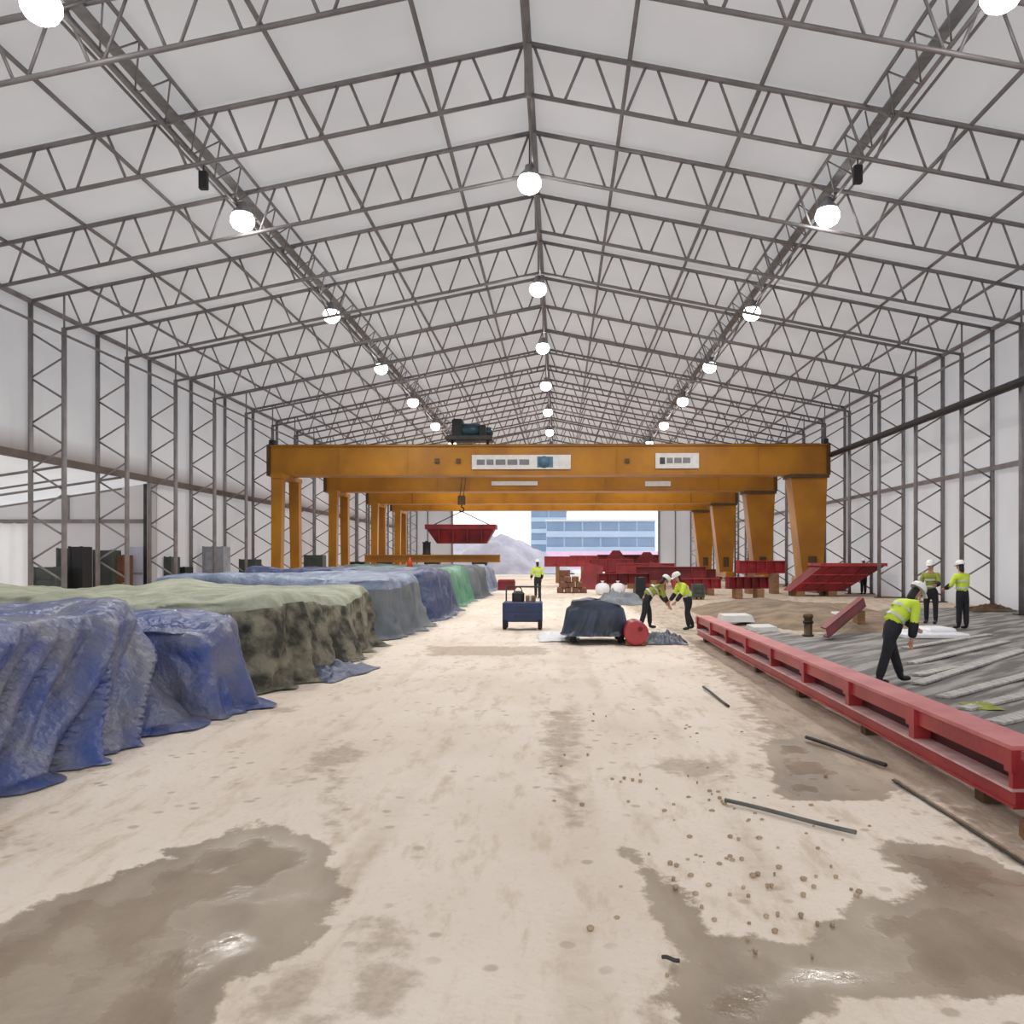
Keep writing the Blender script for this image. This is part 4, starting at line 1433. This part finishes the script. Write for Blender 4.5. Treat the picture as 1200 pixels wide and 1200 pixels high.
# more pieces around the red pile
c = G(727, 706)
crumple('crumpled_tarp', 'grey-olive tarp heap behind the covered machine', 'tarp', c.x, c.y, 2.0, 4.0, 0.55, 'tarp_grey', 41.0)
for (xa, xb, yt, Y, m, lb) in ((745, 757, 676, 37.5, 'black', 'small black crate behind the bending workers'),
                               (812, 826, 684, 39.0, 'crate_green', 'dark green crate between the bending workers and the soil mound'),
                               (655, 668, 668, 52.0, 'crate_brown', 'brown crate beside the lane in front of the red girders')):
    x0, x1, z = prect(xa, xb, yt, Y)
    crate('storage_crate', lb, 'crate', x0, x1, Y, 0.8, 0, z, m, 3)
for px_, Y, yt, w_, tilt, lb in ((690, 52.0, 659, 0.7, 0.5, 'red angled plate leaning at the left of the red pile'), (806, 52.0, 664, 0.9, -0.4, 'red angled plate leaning near the second crane leg'),
                                 (768, 50.0, 658, 0.6, 0.35, 'red angled plate leaning in the middle of the red pile')):
    a = P(px_, yt, Y)
    t = thing('red_plate', lb, 'steel plate', (a.x, Y, 0))
    h = a.z
    MB().hexa([(-w_, -0.05, 0), (w_, -0.05, 0), (w_, 0.05, 0), (-w_, 0.05, 0), (-w_ + tilt, 0.35, h), (w_ * 0.6 + tilt, 0.35, h * 0.85), (w_ * 0.6 + tilt, 0.45, h * 0.85), (-w_ + tilt, 0.45, h)]).build('plate', 'red_dark', parent=t)
    MB().tube((0, 0.9, 0), (tilt * 0.6, 0.3, h * 0.7), 0.05, 6).build('prop', 'steel_dark', parent=t)

# dark bundle at the right wall
c = G(1160, 716)
crumple('dark_bundle', 'dark brown bundle lying at the foot of the right wall', 'bundle', c.x, c.y, 1.6, 1.0, 0.28, 'crane_dark', 11.1)

# ------------------------------------------------------------------ machine under a slate tarp, red drum
c = G(700, 755)
t = thing('covered_machine', 'small wheeled machine under a slate blue cover in the lane', 'machine', (c.x, c.y + 0.6, 0))
me = tarp_mesh(-0.62, 0.62, -0.5, 0.7, lambda x, y: 0.78 - 0.16 * x * x, 'tarp_slate', 31.0, ds=0.05, flare=0.1, fold=0.06, slant=0.3, r=0.3, rows=12, freq=2.0, puddle=0.0)
for v in me.vertices:
    v.co.z = 0.16 + v.co.z * 0.92
link('cover', me, t)
MB().box((-0.5, -0.35, 0.14), (0.5, 0.55, 0.24)).build('chassis', 'steel_dark', parent=t)
for sx in (-0.52, 0.52):
    for sy in (-0.35, 0.5):
        MB().lathe([(0.06, -0.06), (0.14, -0.07), (0.16, -0.03), (0.16, 0.03), (0.14, 0.07), (0.06, 0.06)], (sx, sy, 0.16), 'x', 16).build('wheel', 'rubber', parent=t)
c = G(746, 757)
t = thing('red_drum', 'red drum lying with its round end toward the lane', 'drum', (c.x, c.y, 0))
MB().lathe([(0.22, 0.0), (0.25, 0.0), (0.26, 0.02), (0.25, 0.05), (0.25, 0.28), (0.26, 0.3), (0.25, 0.32), (0.25, 0.75), (0.26, 0.78), (0.22, 0.8)], (0, 0, 0.27), 'y', 22).build('barrel', 'red_paint', parent=t)
MB().lathe([(0.05, -0.03), (0.05, 0.0)], (0.08, 0, 0.36), 'y', 10).build('bung', 'red_dark', parent=t)
for s in (-1, 1):
    MB().hexa([(s * 0.16 - 0.06, 0.1, 0), (s * 0.16 + 0.06, 0.1, 0), (s * 0.16 + 0.06, 0.7, 0), (s * 0.16 - 0.06, 0.7, 0),
               (s * 0.19 - 0.02, 0.1, 0.08), (s * 0.19 + 0.03, 0.1, 0.08), (s * 0.19 + 0.03, 0.7, 0.08), (s * 0.19 - 0.02, 0.7, 0.08)]).build('chock', 'wood', parent=t)
c = G(778, 752)
crumple('crumpled_tarp', 'low dark blue-grey tarp heap at the feet of two bending workers', 'tarp', c.x, c.y, 0.9, 1.4, 0.3, 'tarp_slate', 14.1)

# blue tool trolley in the lane
c = G(612, 738)
t = thing('tool_trolley', 'dark blue wheeled tool trolley standing in the sandy lane', 'trolley', (c.x, c.y + 0.3, 0))
MB().cbox((-0.52, -0.3, 0.2), (0.52, 0.4, 0.72), 0.03).build('cabinet', 'navy', parent=t)
for z0, z1 in ((0.25, 0.45), (0.48, 0.68)):
    dr = MB().box((-0.46, -0.32, z0), (0.46, -0.3, z1)).build('drawer', 'navy', parent=t)
    MB().box((-0.2, -0.35, (z0 + z1) / 2 - 0.012), (0.2, -0.32, (z0 + z1) / 2 + 0.012)).build('handle', 'steel_dark', parent=dr)
for sx in (-0.46, 0.46):
    MB().tube((sx, 0.36, 0.2), (sx, 0.4, 1.1), 0.022, 8).build('upright', 'steel_dark', parent=t)
    for sy in (-0.25, 0.33):
        MB().lathe([(0.04, -0.05), (0.13, -0.05), (0.14, -0.03), (0.14, 0.03), (0.13, 0.05), (0.04, 0.05)], (sx, sy, 0.14), 'x', 16).build('wheel', 'rubber', parent=t)
MB().tube((-0.46, 0.4, 1.1), (0.46, 0.4, 1.1), 0.022, 8).build('push_bar', 'steel_dark', parent=t)
TX, TY = t.location.x, t.location.y
t = thing('tool_bag', 'black tool bag on top of the blue trolley', 'bag', (TX - 0.12, TY, 0.72))
MB().cbox((-0.16, -0.14, 0), (0.16, 0.16, 0.28), 0.06).build('bag_body', 'black', parent=t)
MB().path([(-0.1, 0, 0.26)] + [(0.1 * -math.cos(q), 0, 0.27 + 0.12 * math.sin(q)) for q in np.linspace(0.2, PI - 0.2, 8)] + [(0.1, 0, 0.26)], 0.015, 6).build('handle', 'black', parent=t)
t = thing('carton', 'small beige carton on the blue trolley beside the bag', 'carton', (TX + 0.2, TY, 0.72))
MB().cbox((-0.12, -0.14, 0), (0.14, 0.14, 0.16), 0.01).build('box', 'wood', parent=t)
MB().box((-0.02, -0.145, 0.02), (0.03, 0.145, 0.162)).build('tape', 'tape', parent=t)
c = P(580, 688, 51)
t = thing('red_toolbox', 'small dark red toolbox on the sand at the end of the tarp row', 'box', (c.x + 0.7, 51, 0))
MB().cbox((-0.5, -0.4, 0), (0.5, 0.4, 0.62), 0.05).build('body', 'red_dark', parent=t)
MB().box((-0.52, -0.42, 0.42), (0.52, 0.42, 0.45)).build('lid_seam', 'black', parent=t)


# ------------------------------------------------------------------ people
def skin_mesh(name, verts, edges, radii, roots, m, sub=1):
    me = bpy.data.meshes.new(name + '_cage')
    me.from_pydata([tuple(v) for v in verts], edges, [])
    o = bpy.data.objects.new(name + '_cage', me)
    COL.objects.link(o)
    o.modifiers.new('skin', 'SKIN').use_smooth_shade = True
    for i, r in enumerate(radii):
        rr = r if isinstance(r, tuple) else (r, r)
        me.skin_vertices[0].data[i].radius = rr
        me.skin_vertices[0].data[i].use_root = i in roots
    s = o.modifiers.new('sub', 'SUBSURF')
    s.levels = sub
    s.render_levels = sub
    dg = bpy.context.evaluated_depsgraph_get()
    out = bpy.data.meshes.new_from_object(o.evaluated_get(dg))
    out.name = name
    bpy.data.objects.remove(o)
    bpy.data.meshes.remove(me)
    out.materials.clear()
    out.materials.append(MATS[m])
    out.polygons.foreach_set('use_smooth', [True] * len(out.polygons))
    return out


def rotx(v, a):
    return Vector((v.x, v.y * math.cos(a) - v.z * math.sin(a), v.y * math.sin(a) + v.z * math.cos(a)))


def person(label, loc, facing, lean=0.0, legs=((0.0, 0.0), (0.0, 0.0)), arms=((0.1, 0.3), (0.1, 0.3)), nod=0.0, spread=0.09, scale=1.0,
           vest='hivis', helmet='helmet_white', face=True):
    """standing, walking or bending worker. facing: heading of local +Y. lean: forward lean of the trunk (rad).
    legs/arms: (swing forward, bend) for left and right."""
    D = lambda a: Vector((0, math.sin(a), -math.cos(a)))          # limb direction for a forward swing a
    hips = [Vector((-spread, 0, 0)), Vector((spread, 0, 0))]
    J = {}
    low = 1e9
    for k, (sw, bend) in enumerate(legs):
        out = Vector((-1 if k == 0 else 1, 0, 0)) * (spread - 0.09) * 1.2
        kn = hips[k] + (D(sw) + out * 0.5).normalized() * 0.43
        an = kn + (D(sw - bend) + out * 0.5).normalized() * 0.42
        fd = Vector((0, 1, 0))
        J['kn', k], J['an', k] = kn, an
        J['toe', k] = an + fd * 0.19 + Vector((0, 0, -0.045))
        J['heel', k] = an + Vector((0, -0.05, -0.045))
        low = min(low, an.z - 0.085)
    up = Vector((0, math.sin(lean), math.cos(lean)))
    J['sp'] = up * 0.22
    J['ch'] = up * 0.42
    J['nk'] = up * 0.54
    hd = Vector((0, math.sin(lean * 0.7 + nod), math.cos(lean * 0.7 + nod)))
    fwd = Vector((0, hd.z, -hd.y))
    J['hd0'] = J['nk'] + hd * 0.09
    J['hd1'] = J['nk'] + hd * 0.17 + fwd * 0.015
    J['hd2'] = J['nk'] + hd * 0.25 + fwd * 0.0
    for k, (sw, bend) in enumerate(arms):
        sx = -1 if k == 0 else 1
        sh = up * 0.47 + Vector((sx * 0.19, 0, 0))
        base = sw
        el = sh + (D(base) + Vector((sx * 0.22, 0, 0))).normalized() * 0.29
        wr = el + (D(base + bend) + Vector((sx * -0.05, 0, 0))).normalized() * 0.25
        J['sh', k], J['el', k], J['wr', k] = sh, el, wr
        hdv = (wr - el).normalized()
        J['pm', k] = wr + hdv * 0.085
        J['hv', k] = hdv
    off = Vector((0, 0, -low))
    for q in J:
        if q[0] != 'hv':
            J[q] = J[q] + off
    pel = off.copy()
    S = scale
    root = thing('person', label, 'person', loc, facing)
    # body: one continuous figure
    V, E, R, roots = [], [], [], set()

    def av(p, r):
        V.append(p * S)
        R.append(tuple(x * S for x in r) if isinstance(r, tuple) else r * S)
        return len(V) - 1

    p0 = av(pel, 0.085)
    roots.add(p0)
    s1 = av(J['sp'], 0.09)
    c1 = av(J['ch'], 0.11)
    n1 = av(J['nk'], 0.055)
    h0 = av(J['hd0'], 0.055)
    h1 = av(J['hd1'], (0.078, 0.095))
    h2 = av(J['hd2'], (0.07, 0.085))
    E += [(p0, s1), (s1, c1), (c1, n1), (n1, h0), (h0, h1), (h1, h2)]
    for k in (0, 1):
        hp = av(pel + hips[k] + Vector((0, 0, -0.05)), 0.06)
        kn = av(J['kn', k], 0.048)
        an = av(J['an', k], 0.03)
        to = av(J['an', k] * 0.35 + J['toe', k] * 0.65, 0.018)
        E += [(p0, hp), (hp, kn), (kn, an), (an, to)]
        sh = av(J['sh', k], 0.055)
        el = av(J['el', k], 0.038)
        wr = av(J['wr', k], 0.026)
        pm = av(J['pm', k], (0.034, 0.02))
        E += [(c1, sh), (sh, el), (el, wr), (wr, pm)]
        # fingers and thumb, each its own chain rooted inside the palm
        hv = J['hv', k]
        side = Vector((1, 0, 0))
        side = (side - hv * side.dot(hv)).normalized()
        cur = hv.cross(side).normalized()
        for q, (o_, ln) in enumerate(((-0.028, 0.07), (-0.0095, 0.08), (0.0095, 0.075), (0.028, 0.06))):
            b0 = av(J['pm', k] + cur * o_ - hv * 0.01, 0.0095)
            b1 = av(J['pm', k] + cur * o_ + hv * ln * 0.6 + side * 0.01, 0.0088)
            b2 = av(J['pm', k] + cur * o_ * 0.9 + hv * ln + side * 0.035, 0.008)
            roots.add(b0)
            E += [(b0, b1), (b1, b2)]
        b0 = av(J['wr', k] + hv * 0.04 + cur * 0.02, 0.011)
        b1 = av(J['wr', k] + hv * 0.075 + cur * 0.055, 0.0105)
        b2 = av(J['wr', k] + hv * 0.11 + cur * 0.06 + side * 0.015, 0.009)
        roots.add(b0)
        E += [(b0, b1), (b1, b2)]
    body = link('body', skin_mesh('body', V, E, R, roots, 'skin', 1), root)
    # face: nose and eyes
    right = Vector((1, 0, 0))
    fc = J['hd1'] + fwd * 0.095
    MB().hexa([(q * S) for q in (fc - right * 0.014 - hd * 0.03, fc + right * 0.014 - hd * 0.03, fc + right * 0.014 - hd * 0.03 + fwd * 0.025, fc - right * 0.014 - hd * 0.03 + fwd * 0.025,
                                 fc - right * 0.006 + hd * 0.02, fc + right * 0.006 + hd * 0.02, fc + right * 0.006 + hd * 0.02 + fwd * 0.008, fc - right * 0.006 + hd * 0.02 + fwd * 0.008)]
              ).build('nose', 'skin', parent=body)
    for s in (-1, 1):
        c = (J['hd1'] + fwd * 0.078 + right * s * 0.032 + hd * 0.022) * S
        MB().lathe([(0.003, -0.012), (0.011, -0.006), (0.013, 0), (0.011, 0.006), (0.003, 0.012)], tuple(c), 'z', 8).build('eye', 'black', parent=body)
    # clothing
    V, E, R, roots = [], [], [], set()
    p0 = av(pel + up * 0.02, 0.145)
    roots.add(p0)
    s0 = av(pel + up * 0.1, 0.148)
    s1 = av(J['sp'], 0.15)
    c1 = av(J['ch'], 0.165)
    n1 = av(J['nk'] - up * 0.03, 0.08)
    E += [(p0, s0), (s0, s1), (s1, c1), (c1, n1)]
    for k in (0, 1):
        sh = av(J['sh', k], 0.085)
        el = av(J['el', k], 0.064)
        wr = av(J['wr', k] - J['hv', k] * 0.01, 0.048)
        E += [(c1, sh), (sh, el), (el, wr)]
    jk = link('jacket', skin_mesh('jacket', V, E, R, roots, vest, 1), root)
    V, E, R, roots = [], [], [], set()
    w0 = av(pel + up * 0.2, 0.156)
    p0 = av(pel - Vector((0, 0, 0.03)), 0.14)
    roots.add(p0)
    E += [(w0, p0)]
    for k in (0, 1):
        th = pel + hips[k]
        hp = av(th + (J['kn', k] - th) * 0.38, 0.105)
        kn = av(J['kn', k], 0.082)
        an = av(J['an', k] + (J['kn', k] - J['an', k]) * 0.02, 0.07)
        E += [(p0, hp), (hp, kn), (kn, an)]
    link('trousers', skin_mesh('trousers', V, E, R, roots, 'navy_cloth', 1), root)
    for k in (0, 1):
        V, E, R, roots = [], [], [], set()
        a0 = av(J['el', k] * 0.85 + J['sh', k] * 0.15, 0.08)
        a1 = av(J['el', k] * 0.4 + J['wr', k] * 0.6, 0.072)
        a2 = av(J['wr', k], 0.062)
        roots.add(a0)
        E += [(a0, a1), (a1, a2)]
        link('forearm_sleeve', skin_mesh('forearm_sleeve', V, E, R, roots, 'navy_cloth', 1), root)
    # dark hair and collar below the helmet
    V, E, R, roots = [], [], [], set()
    a0 = av(J['nk'] - fwd * 0.01, 0.072)
    a1 = av(J['hd0'] - fwd * 0.03, 0.068)
    a2 = av(J['hd2'] - fwd * 0.022, 0.082)
    roots.add(a0)
    E += [(a0, a1), (a1, a2)]
    link('hair', skin_mesh('hair', V, E, R, roots, 'black', 1), root)
    # reflective bands round the waist and chest
    for q, (rx, ry) in ((0.3, (0.162, 0.158)), (0.68, (0.178, 0.168))):
        b = MB()
        vs, fs = [], []
        c0 = pel + (J['nk'] - pel) * q * 0.9
        bk = Vector((0, up.z, -up.y))
        for i in range(18):
            a = 2 * PI * i / 18
            pt = c0 + right * math.cos(a) * rx + bk * math.sin(a) * ry
            vs += [(pt - up * 0.025) * S, (pt + up * 0.025) * S]
        for i in range(18):
            j = (i + 1) % 18
            fs.append((2 * i, 2 * j, 2 * j + 1, 2 * i + 1))
        b.add(vs, fs, True).build('reflective_band', 'tape', parent=jk)
    for k in (0, 1):
        V, E, R, roots = [], [], [], set()
        a0 = av(J['an', k] + (J['kn', k] - J['an', k]).normalized() * 0.14, 0.062)
        a1 = av(J['an', k] + Vector((0, 0, -0.03)), 0.055)
        a2 = av(J['toe', k] * 0.6 + J['an', k] * 0.4 + Vector((0, 0, -0.015)), (0.05, 0.045))
        a3 = av(J['toe', k] + Vector((0, 0, 0.0)), (0.045, 0.036))
        roots.add(a0)
        E += [(a0, a1), (a1, a2), (a2, a3)]
        link('boot', skin_mesh('boot', V, E, R, roots, 'black', 1), root)
    # helmet: shell and peak, tilted with the head
    hm = MB()
    c0 = J['hd2'] - hd * 0.02
    rings = [(0.122, 0.0), (0.12, 0.04), (0.105, 0.085), (0.07, 0.118), (0.02, 0.13)]
    n = 16
    vs, fs = [], []
    for r, h in rings:
        for i in range(n):
            a = 2 * PI * i / n
            vs.append((c0 + right * r * 0.92 * math.cos(a) + fwd * r * 1.12 * math.sin(a) + hd * h) * S)
    for q in range(len(rings) - 1):
        for i in range(n):
            j = (i + 1) % n
            fs.append((q * n + i, q * n + j, (q + 1) * n + j, (q + 1) * n + i))
    fs.append(tuple((len(rings) - 1) * n + i for i in range(n)))
    h_ = hm.add(vs, fs, True).build('helmet', helmet, parent=root)
    MB().hexa([q * S for q in (c0 - right * 0.09 + fwd * 0.1 - hd * 0.01, c0 + right * 0.09 + fwd * 0.1 - hd * 0.01, c0 + right * 0.06 + fwd * 0.185 - hd * 0.02, c0 - right * 0.06 + fwd * 0.185 - hd * 0.02,
                               c0 - right * 0.09 + fwd * 0.1 + hd * 0.01, c0 + right * 0.09 + fwd * 0.1 + hd * 0.01, c0 + right * 0.06 + fwd * 0.185 - hd * 0.008, c0 - right * 0.06 + fwd * 0.185 - hd * 0.008)]
              ).build('peak', helmet, parent=h_)
    return root


FR = -PI / 2          # facing +x (right in the picture)
FL = PI / 2
c = G(1042, 801)
person('worker in bright yellow jacket striding right behind the red frame', c, FR + 0.35, lean=0.82, legs=((0.36, 0.0), (-0.3, 0.06)),
       arms=((0.5, 0.5), (-0.35, 0.2)), nod=0.15, scale=0.97)
c = G(1128, 737)
person('worker in bright yellow jacket at the far right, seen from behind', c, 0.35, lean=0.08, legs=((0.05, 0.0), (-0.05, 0.0)), arms=((0.35, 0.9), (0.2, 0.6)), nod=0.1)
c = G(1091, 731)
person('worker in dull olive-yellow jacket left of the white-helmeted far right worker', c, PI - 0.7, lean=0.05, legs=((0.04, 0.0), (-0.04, 0.0)),
       arms=((0.3, 1.2), (0.3, 1.0)), nod=0.1, vest='hivis_dull', spread=0.12)
c = P(1012, 660, 44.75)
person('worker mostly hidden behind the big red tapered section', Vector((c.x, 44.75, 0)), 0.2, lean=0.0, scale=1.03, vest='hivis_dull')
c = G(756, 737)
person('left one of two workers bending over the covered machine', c, FR + 0.2, lean=1.0, legs=((0.35, 0.3), (-0.1, 0.2)), arms=((0.5, 0.2), (0.3, 0.2)), vest='hivis_dull', scale=0.95)
c = G(808, 738)
person('right one of two workers bending over the dark tarp heap', c, FL + 0.3, lean=0.62, legs=((0.3, 0.45), (0.05, 0.5)), arms=((0.35, 0.4), (0.25, 0.5)), scale=0.9)
person('distant worker in yellow-green jacket standing behind the blue trolley', Vector((P(630, 660, 40).x, 40, 0)), 0.3, lean=0.05, arms=((0.2, 0.6), (0.1, 0.4)))

# loose soil clods scattered on the sand between the wet patches
random.seed(21)
b = MB()
for i in range(120):
    if i < 75:
        c = G(random.gauss(880, 75), random.gauss(1010, 45))
    else:
        c = G(random.uniform(640, 900), random.uniform(830, 960))
    r = random.uniform(0.006, 0.015)
    b.lathe([(r * 0.9, -0.02), (r * random.uniform(1.1, 1.6), r * 0.1), (r * 0.9, r * 0.5), (r * 0.3, r * 0.65)], (c.x, c.y, -0.008), 'z', 6)
tag(b.build('soil_clods', 'clod'), 'small brown soil clods scattered on the sand between wet patches', 'soil clods', kind='stuff')

# ------------------------------------------------------------------ outside the gate
og = MB().add([(-90, YEND + 0.05, -0.02), (90, YEND + 0.05, -0.02), (90, 260, -0.02), (-90, 260, -0.02)], [(0, 1, 2, 3)])
o = og.build('ground_outside', 'pale_ground')
tag(o, 'pale ground of the yard outside the open gate', 'ground', kind='structure')


def mound2():
    a = P(536, 608, 104)
    b_ = P(640, 655, 104)
    t = mound('gravel_heap', 'pale gravel heap outside the left half of the gate', a.x - 7.0, b_.x + 3.5, 103.5, 128, 6.2, 'gravel', 5.5)


mound2()


def building(label, px0, px1, ytop, Y, floors, m='facade'):
    a, b_ = P(px0, ytop, Y), P(px1, ytop, Y)
    w, H = b_.x - a.x, a.z
    t = thing('office_building', label, 'building', (a.x, Y, 0))
    MB().box((0, 0.3, 0), (w, 12, H)).build('wall', m, parent=t)
    MB().box((-0.2, 0, H), (w + 0.2, 12.2, H + 0.35)).build('roof_edge', 'plate_white', parent=t)
    fh = H / floors
    n = max(2, int(w / 3.2))
    for f in range(floors):
        z = f * fh
        MB().box((0, 0.05, z), (w, 0.3, z + fh * 0.38)).build('spandrel', m, parent=t)
        for i in range(n):
            x0_, x1_ = w * i / n + 0.15, w * (i + 1) / n - 0.15
            MB().box((x0_, 0.2, z + fh * 0.4), (x1_, 0.32, z + fh * 0.95)).build('window', 'facade_glass', parent=t)
    return t


building('long pale blue office building beyond the gate', 640, 768, 611, 165, 3)
building('taller blue-grey block behind the office building', 622, 664, 598, 190, 5)
t = thing('pink_haze', 'long pale pink strip standing in for haze and glare in front of the office building', 'streak', (P(640, 650, 150).x, 150, 0))  # haze and glare painted as a row of pale pink panels
w = P(776, 650, 150).x - P(640, 650, 150).x
for i in range(10):
    MB().box((w * i / 10 + 0.05, 0, 0.1), (w * (i + 1) / 10 - 0.05, 0.08, 3.2)).build('panel', 'haze_pink', parent=t)  # pale boxes standing in for the haze and glare
    MB().box((w * i / 10 - 0.05, -0.05, 0), (w * i / 10 + 0.05, 0.12, 3.3)).build('post', 'plate_white', parent=t)
